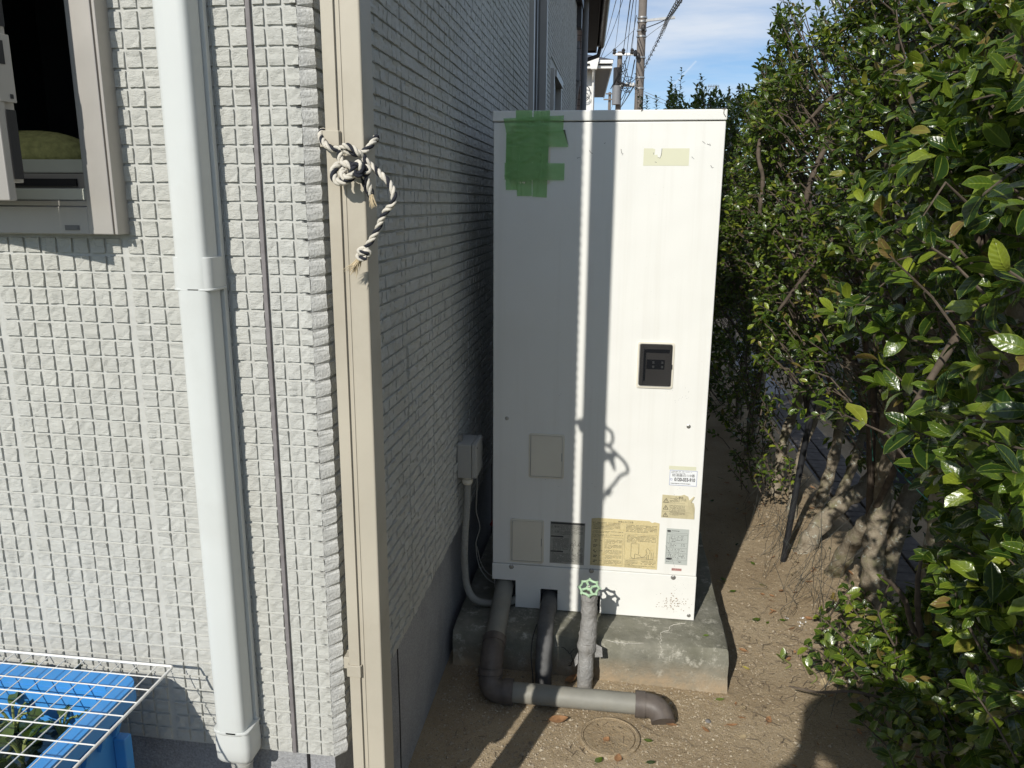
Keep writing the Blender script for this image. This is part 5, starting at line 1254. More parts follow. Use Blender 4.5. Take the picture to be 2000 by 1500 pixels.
SHR = [  # (name label, y range of the crown, number of twigs, single leaves, trunk polylines in picture points with their depth)
    ('glossy hedge shrub nearest the camera with large sunlit leaves', 0.30, 1.35, 1400, 300, [((1985, 1500, 1.62), (1960, 1330, 1.62), (1975, 1180, 1.60), (1990, 1050, 1.55))]),
    ('hedge shrub arching over the bare soil with leaves down to the ground', 1.35, 2.05, 1400, 300, [((1830, 1330, 2.25), (1815, 1180, 2.2), (1835, 1010, 2.15), (1850, 860, 2.1)), ((1880, 1340, 2.2), (1870, 1200, 2.15), (1900, 1050, 2.1))]),
    ('hedge shrub on the thick forked trunk whitened by lichen', 2.05, 2.62, 1100, 200, [((1707, 1190, 2.66), (1706, 1120, 2.66), (1708, 1060, 2.67), (1722, 980, 2.7), (1728, 900, 2.72), (1735, 820, 2.75)), ((1622, 1135, 2.95), (1655, 1075, 2.85), (1690, 1025, 2.75), (1716, 985, 2.71)), ((1735, 1035, 2.72), (1765, 990, 2.76), (1808, 935, 2.8), (1850, 880, 2.85))]),
    ('hedge shrub with a leaning mossy trunk right of the black stake', 2.62, 3.25, 1100, 160, [((1565, 1090, 3.13), (1590, 1040, 3.16), (1640, 985, 3.2), (1690, 950, 3.25), (1715, 900, 3.3), (1730, 830, 3.35))]),
    ('hedge shrub with thin grey trunk just behind the leaning one', 3.25, 3.85, 950, 120, [((1592, 1000, 3.63), (1612, 950, 3.68), (1632, 880, 3.7), (1648, 790, 3.72), (1655, 700, 3.75)), ((1628, 985, 3.7), (1660, 925, 3.75), (1678, 870, 3.8), (1690, 800, 3.85))]),
    ('hedge shrub at the shaded edge with sprigs beside the black stake', 3.85, 4.5, 850, 120, [((1508, 985, 3.75), (1520, 930, 3.8), (1530, 860, 3.85), (1560, 780, 3.9), (1585, 690, 3.95)), ((1545, 1030, 3.45), (1550, 960, 3.5), (1570, 870, 3.6), (1600, 760, 3.7))]),
    ('dark shrub of the hedge right behind the white heater', 4.5, 5.6, 800, 80, [((1462, 920, 4.4), (1470, 820, 4.5), (1490, 700, 4.6)),]),
    ('dark shaded shrub farther along the hedge', 5.6, 7.2, 800, 60, [((1440, 860, 5.2), (1448, 760, 5.3), (1460, 650, 5.5)),]),
    ('farthest shrub of the hedge, with upright shoots against the sky', 7.2, 9.6, 1000, 80, [((1425, 760, 6.6), (1430, 640, 6.8)),]),
]
def leaf_template(ns, curl, fold, W_=0.5, ser=0.03, seed=0):
    r2 = random.Random(seed); V = []; F = []; U = []
    for i in range(ns + 1):
        t = i / ns
        w = W_ / 2 * max(0.04, (math.sin(math.pi * min(1, t ** 1.12 * 0.98 + 0.01)) ** 0.72)) if 0 < i < ns else 0.015
        z = -curl * (t ** 2) + 0.12 * t
        j = r2.uniform(-ser, ser)
        if seed in (4, 5, 22) and r2.random() < 0.4: j = r2.choice((-0.5, 0.45))
        z += (0.10 * math.sin(5 * t) if seed % 3 == 1 else 0)
        V += [(t, w * (1 + j), z + fold * w), (t, 0, z), (t, -w * (1 - j), z + fold * w)]
        U += [(t, 1, 0), (t, 0, 0), (t, -1, 0)]
    for i in range(ns):
        a = i * 3; F += [(a, a + 3, a + 4, a + 1), (a + 1, a + 4, a + 5, a + 2)]
    return np.array(V), np.array(F), np.array(U)
LT = [leaf_template(6, 0.12 + 0.05 * k, 0.22 + 0.05 * (k % 3), 0.46 + 0.03 * (k % 3), 0.07, k) for k in range(6)]
LTs = [leaf_template(4, 0.15 + 0.05 * k, 0.25, 0.5, 0.05, 20 + k) for k in range(4)]
LME = []
for V_, F_, U_ in LT:
    me = bpy.data.meshes.new('leaf'); me.from_pydata([tuple(p) for p in V_], [], [tuple(f) for f in F_]); me.materials.append(LEAF); me.shade_smooth(); me.update(); a_ = me.attributes.new('leaf_uv', 'FLOAT_VECTOR', 'POINT'); a_.data.foreach_set('vector', U_.astype(np.float32).ravel()); LME.append(me)
LIGHT_SIDE = Vector((-0.75, -0.45, 0.5)).normalized()
def basis(d, n):
    d = d.normalized(); s = n.cross(d)
    if s.length < 1e-4: s = d.orthogonal()
    s.normalize(); return Matrix((d, s, d.cross(s))).transposed()
def grow(idx, spec):
    label, y0, y1, ntw, nsingle, trunks = spec
    r2 = random.Random(100 + idx)
    g0 = trunks[0][0]; b0 = atY(g0[0], g0[1], g0[2]); b0 = Vector((b0.x, b0.y, gh(b0.x, b0.y)))
    sh = thing('hedge_shrub', label, 'shrub', tuple(b0), 'shrubs of the evergreen hedge')
    far = y0 > 4.4
    heads = []
    for k, tr in enumerate(trunks):
        P = [atY(*q) for q in tr]
        P[0].z = min(P[0].z, gh(P[0].x, P[0].y) + 0.0); P = [P[0] - Vector((0, 0, 0.06))] + P
        top = P[-1]; ym = (y0 + y1) / 2
        ext = [top.lerp(Vector((0.82, ym + r2.uniform(-.15, .15), 1.35)), 0.6), Vector((0.8 + r2.uniform(-.1, .1), ym + r2.uniform(-.2, .2), 1.8))] if top.z < 1.3 else []
        pts = spline(P + ext, 6)
        th = [0.040, 0.036, 0.043, 0.040, 0.030, 0.028, 0.035, 0.035, 0.035][idx] * (1 if k == 0 else 0.85)
        rad = [th * (1.25 if i < 4 else 1.0) * (1 - 0.55 * (i / len(pts)) ** 1.4) * (1 + 0.13 * math.sin(i * 1.7 + idx)) for i in range(len(pts))]
        m = MB(); m.tube(pts, rad, 14, jit=0.035)
        for _ in range(5):                  # knots and stubs
            q = r2.randrange(3, max(4, len(pts) - 3)); dv = Vector((r2.uniform(-1, 1), r2.uniform(-1, 1), r2.uniform(.1, .8))).normalized()
        m.build('trunk', BARK, sh, smooth=70)
        heads += [pts[int(len(pts) * f)] for f in (0.55, 0.7, 0.85, 0.99)]
    # limbs and twigs
    tw = MB(); leaves = []
    tips = 0; tries = 0
    nlimb = 9 if not far else 5; limbs = []
    for k in range(nlimb):
        s = r2.choice(heads); yy = r2.uniform(y0, y1); zz = r2.uniform(max(0.9, zlow(yy)), 2.0); e = Vector((face_x(yy, zz) + r2.uniform(0.06, 0.4), yy, zz))
        mid_ = s.lerp(e, 0.5) + Vector((r2.uniform(-.08, .08), r2.uniform(-.08, .08), r2.uniform(-.02, .12)))
        pts = spline([s, mid_, e], 7); limbs.append(pts)
        b = MB(); b.tube(pts, [0.013 * (1 - 0.65 * i / len(pts)) * (1 + .12 * math.sin(2.1 * i)) for i in range(len(pts))], 8, jit=0.08); b.build('branch', TWIG, sh, smooth=70)
    while tips < ntw and tries < ntw * 6:
        tries += 1
        yy = r2.uniform(y0 - 0.06, y1 + 0.06); zt_ = ztop_(yy); lo = zlow(yy)
        zz = lo + (zt_ - lo) * r2.random() ** (0.9)
        d_ = min(r2.expovariate(1 / 0.17), 0.85)
        xx = face_x(yy, zz) + d_
        edge = zt_ - 0.10 * math.sin(6 * yy + 1.3) - 0.06 * math.sin(17 * yy)
        if zz > edge: continue
        # leave gaps: clumps of foliage with dark hollows between
        cl = math.sin(7.1 * yy + 2.3 * zz) * math.sin(5.7 * zz - 1.1 * yy + 3 * xx) + 0.6 * math.sin(13 * yy) * math.sin(11 * zz + 1)
        if cl < -0.05 and d_ < 0.26 and r2.random() < 0.9: continue
        tip = Vector((xx, yy, zz))
        if yy < 4.5 and xx < 1.25:
            sx_, sy_, _s = size_px(tip, 1)
            if in_poly(sx_, sy_, HOLLOW) and r2.random() < 0.96: continue
            t_ = (zz - 0.45) / 0.685; X_, Y_ = xx + 0.32 * t_, yy + t_
            if yy < 2.3 and 0.62 < X_ < 1.0 and 2.3 < Y_ < 3.3 and r2.random() < 0.55: continue
            if yy < 2.3 and 250 < sy_ < 1210 and sx_ < np.interp(sy_, [250, 600, 700, 800, 900, 1130, 1200], [1590, 1615, 1690, 1735, 1800, 1815, 1710]) and r2.random() < 0.97: continue
        if tip.length and yy < 0.75 and xx < 0.42 + 0.1: continue
        out = Vector((-1.0, -0.25 + r2.gauss(0, .6), 0.4 + r2.gauss(0, .6))).normalized()
        if zz > edge - 0.3: out = (out + Vector((0.2, 0, 1.0))).normalized()
        L = r2.uniform(0.06, 0.16)
        root = tip - out * L
        if r2.random() < 0.55: tw.tube([root - out * 0.02 + Vector((0.03, r2.uniform(-.06, .06), -.05)), root, tip], [0.0024, 0.0020, 0.0012], 5)
        n = r2.randint(5, 8) if not far else r2.randint(6, 9)
        base_L = (0.042 if yy < 1.3 else 0.038 if yy < 2.0 else 0.031) * r2.uniform(0.75, 1.35) if not far else 0.046 * r2.uniform(.8, 1.2)
        if 2.0 < yy < 4.4: base_L *= 0.85
        ph = r2.uniform(0, 6.28); ort = out.orthogonal().normalized(); o2 = out.cross(ort)
        for j in range(n):
            f = 1 - (j / n) * 0.75; a = ph + j * 2.4; p = root.lerp(tip, f)
            side = ort * math.cos(a) + o2 * math.sin(a); spread = 0.5 + 0.7 * (j / n)
            d = (out * (1.1 - 0.5 * j / n) + side * spread + Vector((0, 0, -0.12))).normalized()
            nn = (out * 0.5 + Vector((-0.25, -0.2, 0.9)) - d * 0.3 + Vector((r2.gauss(0, .5), r2.gauss(0, .5), r2.gauss(0, .45)))).normalized()
            leaves.append((p, d, nn, base_L * (0.8 + 0.35 * (j / n)) * r2.uniform(.8, 1.2)))
        tips += 1
    if 1 <= idx <= 5:                       # extra road-side leaves, added to keep sun off the road beyond
        for _ in range(260):
            yy = r2.uniform(y0, y1); p_ = Vector((r2.uniform(1.12, 1.6), yy, r2.uniform(0.15, 1.9))); out = Vector((r2.gauss(.3, .6), r2.gauss(0, .6), r2.gauss(.2, .5))).normalized()
            for j in range(7):
                side = Vector((r2.gauss(0, 1), r2.gauss(0, 1), r2.gauss(0, 1))).normalized(); leaves.append((p_ + side * 0.03, (out + side).normalized(), Vector((r2.gauss(0, .4), r2.gauss(0, .4), 1)).normalized(), 0.05 * r2.uniform(.8, 1.3)))
    # a few low sprigs in the bare zone, and upright shoots on top
    def sprig(p0, out, L, nl, ll):
        tip = p0 + out * L; tw.tube([p0, p0.lerp(tip, .5) + Vector((r2.uniform(-.01, .01), 0, .005)), tip], [0.0028, 0.0022, 0.0012], 5)
        for j in range(nl):
            f = 0.15 + 0.85 * j / nl; p = p0.lerp(tip, f); a = j * 2.4; ort = out.orthogonal().normalized(); o2 = out.cross(ort); side = ort * math.cos(a) + o2 * math.sin(a)
            d = (out * 0.6 + side).normalized(); nn = (out + Vector((-.2, -.2, .6)) + Vector((r2.gauss(0, .2), r2.gauss(0, .2), 0))).normalized()
            leaves.append((p, d, nn, ll * r2.uniform(.75, 1.15)))
    if idx in (4, 5):
        for _ in range(60):
            yy = r2.uniform(3.3, 4.2); xx = r2.uniform(0.60, 0.80); z_ = r2.uniform(0.1, 0.75)
            sprig(Vector((xx, yy, z_)), Vector((r2.gauss(-.3, .3), r2.gauss(-.1, .3), .9)).normalized(), r2.uniform(.1, .22), 8, 0.030)
    if idx == 8:
        for _ in range(22):
            px = r2.choice([1255, 1262, 1285, 1303, 1318, 1330, 1345, 1360, 1375, 1390, 1405, 1420, 1440]) + r2.uniform(-4, 4); dd = r2.uniform(7.6, 9.5); p = atY(px, 220, dd); L = r2.uniform(.25, .60)
            sprig(p - Vector((0, 0, 0.15)), Vector((r2.gauss(0, .06), 0, 1)).normalized(), L, 26, 0.048)
    if idx in (0, 1):
        for _ in range(46):
            yy = r2.uniform(1.35, 2.15); xx = r2.uniform(0.62, 0.95) + 0.10 * (idx == 0); z_ = r2.uniform(0.02, 0.32)
            sprig(Vector((xx, yy, z_)), Vector((r2.gauss(-.45, .35), r2.gauss(-.3, .35), .75)).normalized(), r2.uniform(.08, .2), 7, 0.036)
    if idx == 1:
        for _ in range(17):
            p_ = atZ(r2.uniform(1600, 1760), r2.uniform(1215, 1330), 0.0); sprig(Vector((p_.x, p_.y, gh(p_.x, p_.y) + r2.uniform(.0, .06))), Vector((r2.gauss(-.4, .5), r2.gauss(-.4, .4), .6)).normalized(), r2.uniform(.06, .16), 7, 0.034)
    tag(tw.build('twigs', TWIG, sh, smooth=60), kind='stuff')
    # the leaves that show largest are parts of their own, the rest one mass
    sc = []
    for i, (p, d, n, L) in enumerate(leaves):
        x, y, s = size_px(p, L); sc.append((s * (1 if 0 < x < 2000 and 0 < y < 1500 else 0) * (1.0 if p.x < face_x(p.y, p.z) + 0.22 else 0.4), i))
    sc.sort(reverse=True); solo = {i for s, i in sc[:nsingle] if s > 14}
    VV = []; FF = []; UU = []; nb = 0
    LTu = LT if y0 < 2.0 else LTs
    for i, (p, d, n, L) in enumerate(leaves):
        B = basis(d, n)
        if i in solo:
            o = bpy.data.objects.new('leaf', LME[r2.randrange(len(LME))]); COL.objects.link(o); o.parent = sh
            o.matrix_local = Matrix.Translation(p - b0) @ B.to_4x4() @ Matrix.Scale(L, 4)
        else:
            V_, F_, U_ = LTu[r2.randrange(len(LTu))]; UU.append(U_)
            VV.append(V_ * L @ np.array(B).T + np.array(p)); FF.append(F_ + nb); nb += len(V_)
    np_mesh('foliage', np.concatenate(VV), np.concatenate(FF), LEAF, sh, smooth=180, kind='stuff', uv=np.concatenate(UU))
    return sh
SHRUBS = [grow(i, s) for i, s in enumerate(SHR)]

# prominent bare branches reaching out of the hedge
def limb(sh, pts, r0, label=None):
    P = spline([atY(*p) for p in pts], 6); m = MB(); m.tube(P, [r0 * (0.35 + 0.65 * math.sin(math.pi * (0.06 + 0.72 * i / len(P)))) * (1 + .12 * math.sin(1.9 * i)) for i in range(len(P))], 8, jit=0.08); m.build('branch', TWIG, sh, smooth=70, label=label)
limb(SHRUBS[4], [(1512, 600, 3.1), (1496, 470, 2.98), (1484, 420, 2.95), (1490, 350, 2.97), (1481, 300, 3.0), (1492, 225, 3.2)], 0.0075)
limb(SHRUBS[4], [(1500, 450, 2.95), (1550, 500, 3.0), (1590, 525, 3.1), (1640, 580, 3.3)], 0.013)
limb(SHRUBS[2], [(1635, 345, 2.3), (1680, 380, 2.35), (1700, 410, 2.4), (1735, 465, 2.5)], 0.010)
limb(SHRUBS[1], [(1830, 985, 1.5), (1835, 1001, 1.5), (1870, 1005, 1.52), (1920, 1005, 1.55), (1960, 1035, 1.58), (1998, 1068, 1.6)], 0.0085)
limb(SHRUBS[1], [(1722, 1127, 1.75), (1745, 1143, 1.78), (1770, 1180, 1.8), (1785, 1230, 1.85), (1835, 1280, 1.9)], 0.0065)
limb(SHRUBS[1], [(1800, 1085, 1.8), (1792, 1150, 1.8), (1800, 1240, 1.85), (1840, 1330, 1.9)], 0.0075)
limb(SHRUBS[1], [(1925, 1040, 1.7), (1920, 1100, 1.7), (1925, 1160, 1.7)], 0.010)
limb(SHRUBS[0], [(1880, 1310, 1.55), (1930, 1340, 1.55), (1999, 1352, 1.55)], 0.012)
limb(SHRUBS[0], [(1540, 1340, 1.9), (1600, 1352, 1.88), (1660, 1350, 1.85), (1720, 1362, 1.85)], 0.004)
limb(SHRUBS[3], [(1512, 549, 2.9), (1545, 541, 2.9), (1560, 556, 2.95), (1620, 600, 3.1)], 0.007)
limb(SHRUBS[3], [(1670, 710, 2.4), (1720, 715, 2.42), (1745, 705, 2.45), (1800, 700, 2.5)], 0.008)
limb(SHRUBS[3], [(1462, 605, 3.2), (1470, 616, 3.2), (1490, 618, 3.2), (1503, 605, 3.25), (1506, 590, 3.3)], 0.007)

# sprout with big pale leaves at the hedge foot
def sprout(px, py, depth, H_, n, L, label, seed):
    r2 = random.Random(seed); p = atZ(px, py, 0.0); p.z = gh(p.x, p.y); t = thing('sprout', label, 'sprout', tuple(p), 'sprouts at the hedge foot')
    e = p + Vector((-0.02, -0.02, H_)); m = MB(); m.tube(spline([p, p.lerp(e, .4) + Vector((.02, 0, 0)), e], 6), 0.0022, 6); m.build('stem', PLANTST, t)
    for i in range(n):
        a = 2 * math.pi * i / n + r2.uniform(-.3, .3); l = MB(); z = H_ * (1 - 0.5 * (i / n)); leaf_sheet(l, p.lerp(e, z / H_), L * r2.uniform(.8, 1.2), L * .55, a, r2.uniform(0.3, 1.2), r2.uniform(-.4, .4), -.2, 6, 0.15); l.build('leaf', LEAFY if i % 3 else LEAF, t, smooth=180)
sprout(1622, 1330, 0, 0.15, 6, 0.065, 'tall sprout with pale lime leaves at the foot of the hedge', 1)
sprout(1585, 1330, 0, 0.07, 6, 0.042, 'low sprout with notched green leaves left of the pale one', 2)
sprout(1655, 1345, 0, 0.08, 6, 0.045, 'bushy sprout at the edge of the round shadow', 3)
sprout(1535, 1300, 0, 0.05, 4, 0.036, 'small dark sprout leaning over the bare soil', 4)

# black stake, netting, green twine
m = MB(); a = atZ(1527, 1100, 0.0); b = atY(1612, 672, 3.02); m.tube([a - Vector((0, 0, .05)), a.lerp(b, .5) + Vector((0, .01, 0)), b], 0.0125, 12)
tag(m.build('stake', STAKE, None, smooth=60, loc=tuple(a)), 'black plastic stake leaning against the hedge', 'stake')
nw = MB()
for k in range(70):
    yy = rnd.uniform(1.9, 3.7); xx = 0.66 + rnd.gauss(0, .05) + 0.03 * (3 - yy); h_ = rnd.uniform(.05, .45) * (1 if yy > 2.4 else .5)
    p0 = Vector((xx, yy, 0.005)); p1 = Vector((xx + rnd.gauss(0.03, .03), yy + rnd.gauss(0, .03), h_ * .5)); p2 = Vector((xx + rnd.gauss(0.07, .04), yy + rnd.gauss(0, .05), h_))
    nw.tube(spline([p0, p1, p2], 4), 0.0007, 4)
for k in range(40):
    yy = rnd.uniform(1.9, 3.6); xx = 0.67 + rnd.gauss(0, .05); zz = rnd.uniform(.01, .3) * (1 if yy > 2.4 else .4); a0 = rnd.uniform(0, 6.28)
    nw.tube(spline([Vector((xx + .02 * math.cos(a0), yy - .08, zz)), Vector((xx + .03, yy, zz + rnd.gauss(0, .03))), Vector((xx, yy + .09, zz + rnd.gauss(0, .03)))], 4), 0.0007, 4)
tag(nw.build('wire_netting', NETM), 'crumpled rusty wire netting along the hedge foot', kind='stuff')
tw_ = thing('twine', 'thin green twine tangled through the hedge branches', 'twine', tuple(atY(1845, 1010, 1.75)))
for pts in ([(1490, 620, 3.0), (1540, 640, 2.98), (1610, 668, 2.95), (1680, 790, 2.8), (1740, 900, 2.3), (1845, 1010, 1.75), (1940, 1122, 1.6)], [(1860, 1020, 1.74), (1870, 1100, 1.74), (1845, 1200, 1.8)], [(1690, 760, 2.5), (1700, 830, 2.5), (1705, 900, 2.5)], [(1745, 905, 2.3), (1780, 925, 2.3), (1790, 950, 2.3)], [(1855, 1100, 1.74), (1845, 1160, 1.76), (1840, 1230, 1.78)]):
    m = MB(); m.tube(spline([atY(*p) for p in pts], 6), 0.0011, 5); m.build('strand', TWINE, tw_)
# gutter of small setts beyond the hedge, with a kerb on its road side
kb = thing('gutter_strip', 'strip of grey paving setts seen between the hedge trunks', 'gutter', (1.33, 3.5, -0.17))
me0 = MB(); me0.box((-.06, -.036, 0), (.06, .036, .05)); o0 = me0.build('sett', mat('dull_sett', (0.15, 0.138, 0.13), 0.97, spec=0.05, var=0.2, vscale=30), None, bevel=0.004); sett_me = o0.data; bpy.data.objects.remove(o0)
for i in range(70):
    for j in range(2):
        o = bpy.data.objects.new('sett', sett_me); COL.objects.link(o); o.parent = kb
        o.location = Vector((1.275 + 0.128 * j, 1.3 + i * 0.078 + rnd.uniform(-.002, .002), -0.20 + rnd.uniform(-.003, .003))) - ORG[kb.name]
        md = o.modifiers.new('edge', 'BEVEL'); md.width = 0.004; md.segments = 1
m = MB(); m.box((1.20, 0.5, -0.24), (1.475, 9.5, -0.166)); m.build('mortar_bed', MORTAR, kb)
kw = MB(); kw.box((5.9, 2, -0.2), (6.05, 30, 1.9)); kw.box((5.85, 2, 1.9), (6.10, 30, 1.98)); tag(kw.build('boundary_wall', CONC), 'plain grey boundary wall across the road behind the hedge', 'wall')

# leaf litter under the hedge
ll = MB()
for k in range(210):
    y_ = rnd.uniform(1.75, 4.2); x_ = rnd.uniform(0.56, 1.15) if rnd.random() < .85 else rnd.uniform(0.38, .6); L = rnd.uniform(.012, .035); ll.cur = rnd.choice((0, 0, 0, 1, 2))
    leaf_sheet(ll, (x_, y_, gh(x_, y_) + .005), L, L * rnd.uniform(.3, .6), rnd.uniform(0, 6.28), rnd.uniform(-.05, .3), rnd.uniform(-.4, .4), .4, 3)
tag(ll.build('leaf_litter', [DRYLEAF, PALEDRY, LEAF]), 'small dead leaves lying along the hedge foot', kind='stuff')
# ================================================================== BACKGROUND: neighbour houses, poles, wires
# brown house next door, turned a few degrees
e = Vector((-0.0477, 1.0, 0)).normalized(); rgt = Vector((e.y, -e.x, 0))
bh = thing('neighbour_house', 'brown brick neighbour house with deep dark eaves behind our house', 'house', (-0.6, 9.0, 0))
def hb(mb, o, a0, a1, b0, b1, z0, z1):      # box in a turned frame: a along right, b along depth
    P = [o + rgt * a0 + e * b0, o + rgt * a1 + e * b0, o + rgt * a1 + e * b1, o + rgt * a0 + e * b1]
    mb.hexa([(p.x, p.y, z0) for p in P], [(p.x, p.y, z1) for p in P])
O = Vector((-0.335, 9.0, 0)); ez = 3.515
m = MB(); hb(m, O, -7, -0.172, 0.0, 2.75, 0, ez + .02); m.build('wall', BROWNW, bh)
bk = MB()
for r_ in range(48):
    z = 0.9 + r_ * 0.065
    hb(bk, O, -0.9 + (0.05 if r_ % 2 else 0), -0.60, -0.012, -0.002, z, z + 0.058); hb(bk, O, -0.592, -0.38, -0.012, -0.002, z, z + 0.058); hb(bk, O, -0.372, -0.172, -0.012, -0.002, z, z + 0.058)
tag(bk.build('brick_facing', BRICKB, bh), kind='stuff')
m = MB(); hb(m, O, -7, 0.0, -0.9, 2.85, ez, ez + 0.03); m.build('soffit', SOFFIT, bh)
m = MB(); hb(m, O, 0.0005, 0.02, -0.9, 2.87, ez - 0.02, ez + 0.22); hb(m, O, -7, 0.02, 2.851, 2.87, ez - 0.02, ez + .22); m.build('fascia', SOFFIT, bh)
m = MB(); m.tube([O + rgt * 0.075 + e * -0.9 + Vector((0, 0, ez + .1)), O + rgt * 0.075 + e * 2.9 + Vector((0, 0, ez + .09))], 0.055, 10); m.tube([O + rgt * 0.075 + e * 2.86 + Vector((0, 0, ez + .09)), O + rgt * 0.04 + e * 2.86 + Vector((0, 0, ez - 0.06)), O + rgt * -0.24 + e * 2.82 + Vector((0, 0, ez - 0.16))], 0.03, 8); m.build('gutter', GUTTER, bh, smooth=60)
m = MB(); hb(m, O, -7, 0.05, -0.95, 2.9, ez + 0.221, ez + 0.26); m.build('roof', SLATE, bh)
m = MB(); m.tube([O + rgt * -0.135 + e * -0.05 + Vector((0, 0, 0)), O + rgt * -0.135 + e * -0.05 + Vector((0, 0, ez))], 0.032, 12); m.build('downpipe', GREYM, bh, smooth=60)
m = MB(); hb(m, O, -0.26, -0.18, -0.10, -0.014, 2.70, 3.02); hb(m, O, -0.252, -0.188, -0.09, -0.014, 3.02, 3.10); m.build('duct_cover', GREYM, bh, bevel=0.01)
m = MB(); hb(m, O, -0.32, -0.215, -0.12, -0.014, 2.02, 2.38); m.build('meter_box', GUTTER, bh, bevel=0.008)
m = MB()
for k in range(4): m.tube(spline([O + rgt * (-0.24 + .02 * k) + e * -0.07 + Vector((0, 0, 2.70)), O + rgt * (-0.25 + .015 * k) + e * -0.09 + Vector((0, 0, 2.56)), O + rgt * (-0.28 + .02 * k) + e * -0.08 + Vector((0, 0, 2.38))], 4), 0.011, 6)
m.build('pipe_bundle', WRAP, bh, smooth=60)
# white house
wh = thing('neighbour_house', 'white neighbour house with grey soffit and dark slate roof', 'house', (-0.9, 20, 0))
e2 = Vector((-0.0585, 1.0, 0)).normalized(); rgt2 = Vector((e2.y, -e2.x, 0)); O2 = Vector((-0.40, 19.6, 0)); z2 = atY(1192, 132, 19.6).z
def hb2(mb, a0, a1, b0, b1, z0, z1):
    P = [O2 + rgt2 * a0 + e2 * b0, O2 + rgt2 * a1 + e2 * b0, O2 + rgt2 * a1 + e2 * b1, O2 + rgt2 * a0 + e2 * b1]
    mb.hexa([(p.x, p.y, z0) for p in P], [(p.x, p.y, z1) for p in P])
m = MB(); hb2(m, -8, -0.36, 0.45, 8, 0, z2 + .01); m.build('wall', WWALL, wh)
m = MB(); hb2(m, -8, 0, 0.02, 5.3, z2, z2 + .03); m.build('soffit', GSOFF, wh)
m = MB(); hb2(m, -8, 0.03, -0.02, 0.0195, z2 - .02, z2 + .05); hb2(m, 0.0005, 0.03, 0.02, 5.3, z2 - .02, z2 + .12); m.build('fascia', WTRIM, wh, bevel=0.005)
m = MB(); hb2(m, -8, 0.04, -0.10, -0.0205, z2 + .075, z2 + .155); m.build('gutter', WTRIM, wh, bevel=0.01)
m = MB(); c0 = [O2 + rgt2 * a + e2 * b for a, b in ((-8, -.1), (0.05, -.1), (0.05, 5.4), (-8, 5.4))]; rp_ = [O2 + rgt2 * a + e2 * b for a, b in ((-6, 2.5), (-2.2, 2.6))]
za, zr = z2 + .16, z2 + 1.05
m.add([(p.x, p.y, za) for p in c0] + [(p.x, p.y, zr) for p in rp_], [(0, 1, 5, 4), (1, 2, 5), (2, 3, 4, 5), (3, 0, 4), (3, 2, 1, 0)]); m.build('roof', SLATE, wh)
q0 = O2 + rgt2 * -0.40 + e2 * 0.38; q1 = O2 + rgt2 * -0.40 + e2 * -0.06
m = MB(); m.tube([(q0.x, q0.y, 0), (q0.x, q0.y, z2 - .22), (q1.x, q1.y, z2 - 0.02), (q1.x, q1.y, z2 + .08)], 0.032, 8); m.build('downpipe', WTRIM, wh, smooth=60)
m = MB(); hp = O2 + rgt2 * -0.47 + e2 * -0.06; m.hexa([(hp.x, hp.y - .09, z2 - .05), (hp.x + .14, hp.y - .09, z2 - .05), (hp.x + .14, hp.y + .03, z2 - .05), (hp.x, hp.y + .03, z2 - .05)], [(hp.x - .05, hp.y - .11, z2 + .19), (hp.x + .19, hp.y - .11, z2 + .19), (hp.x + .19, hp.y + .03, z2 + .19), (hp.x - .05, hp.y + .03, z2 + .19)]); m.build('rain_head', WTRIM, wh)
m = MB(); loop_c = atY(1143, 182, 19.9)
m.tube([loop_c + Vector((0.12 * math.cos(a), 0, 0.17 * math.sin(a))) for a in [k * 2 * math.pi / 18 for k in range(18)]], 0.011, 5, close=True); m.tube([loop_c + Vector((0.075 * math.cos(a), 0, -0.06 + 0.07 * math.sin(a))) for a in [k * 2 * math.pi / 14 for k in range(14)]], 0.009, 5, close=True); m.build('cable_coil', WIRE, wh)

# ---- poles
def pole(px, d, r0, ztop_p, label, top=0.8):
    b = atY(px, 214, d); t = thing('utility_pole', label, 'utility pole', (b.x, d, 0), 'utility poles along the street')
    m = MB(); m.tube([(b.x, d, -0.2), (b.x, d, ztop_p)], [r0 * 1.1, r0 * top], 16); m.build('shaft', POLEC, t, smooth=60); return t, Vector((b.x, d, 0))
p1, c1 = pole(1247, 23, 0.122, 11.0, 'nearest concrete utility pole rising beyond the white heater')
def at_pole(px, py, d): return atY(px, py, d)
for py in (35, 43, 60, 72, 113, 152, 173):
    z = at_pole(1247, py, 23).z; m = MB(); m.tube([(c1.x, 23, z - .02), (c1.x, 23, z + .02)], 0.136, 14); m.build('band', STEEL, p1, smooth=50)
z = at_pole(1247, 43, 23).z; m = MB(); m.beam((c1.x + .1, 22.85, z), (c1.x + .86, 22.85, z + .06), 0.06, 0.06); m.build('strut_arm', STEEL, p1)
for px, py in ((1256, 60), (1246, 115), (1241, 110)):
    q = at_pole(px, py, 22.8); m = MB(); m.lathe(q, (0, 0, 1), [(0.04, 0), (0.06, 0.04), (0.05, 0.13), (0.02, 0.16)], 10); m.build('insulator', GUTTER, p1, smooth=60)
p2, c2 = pole(1207, 40, 0.16, at_pole(1207, 101, 40).z, 'middle utility pole wrapped in equipment, with a short top crossarm', 0.72)
z = at_pole(1207, 108, 40).z; m = MB(); m.box((at_pole(1198, 108, 40).x, 39.7, z - .05), (at_pole(1241, 108, 40).x, 39.8, z + .05)); m.build('crossarm', WTRIM, p2)
for px in (1200, 1217.5, 1234.5):
    q = at_pole(px, 107, 39.75); m = MB(); m.lathe(q, (0, 0, 1), [(0.06, 0), (0.11, 0.08), (0.06, 0.13), (0.10, 0.2), (0.04, 0.28)], 10); m.build('insulator', GUTTER, p2, smooth=60)
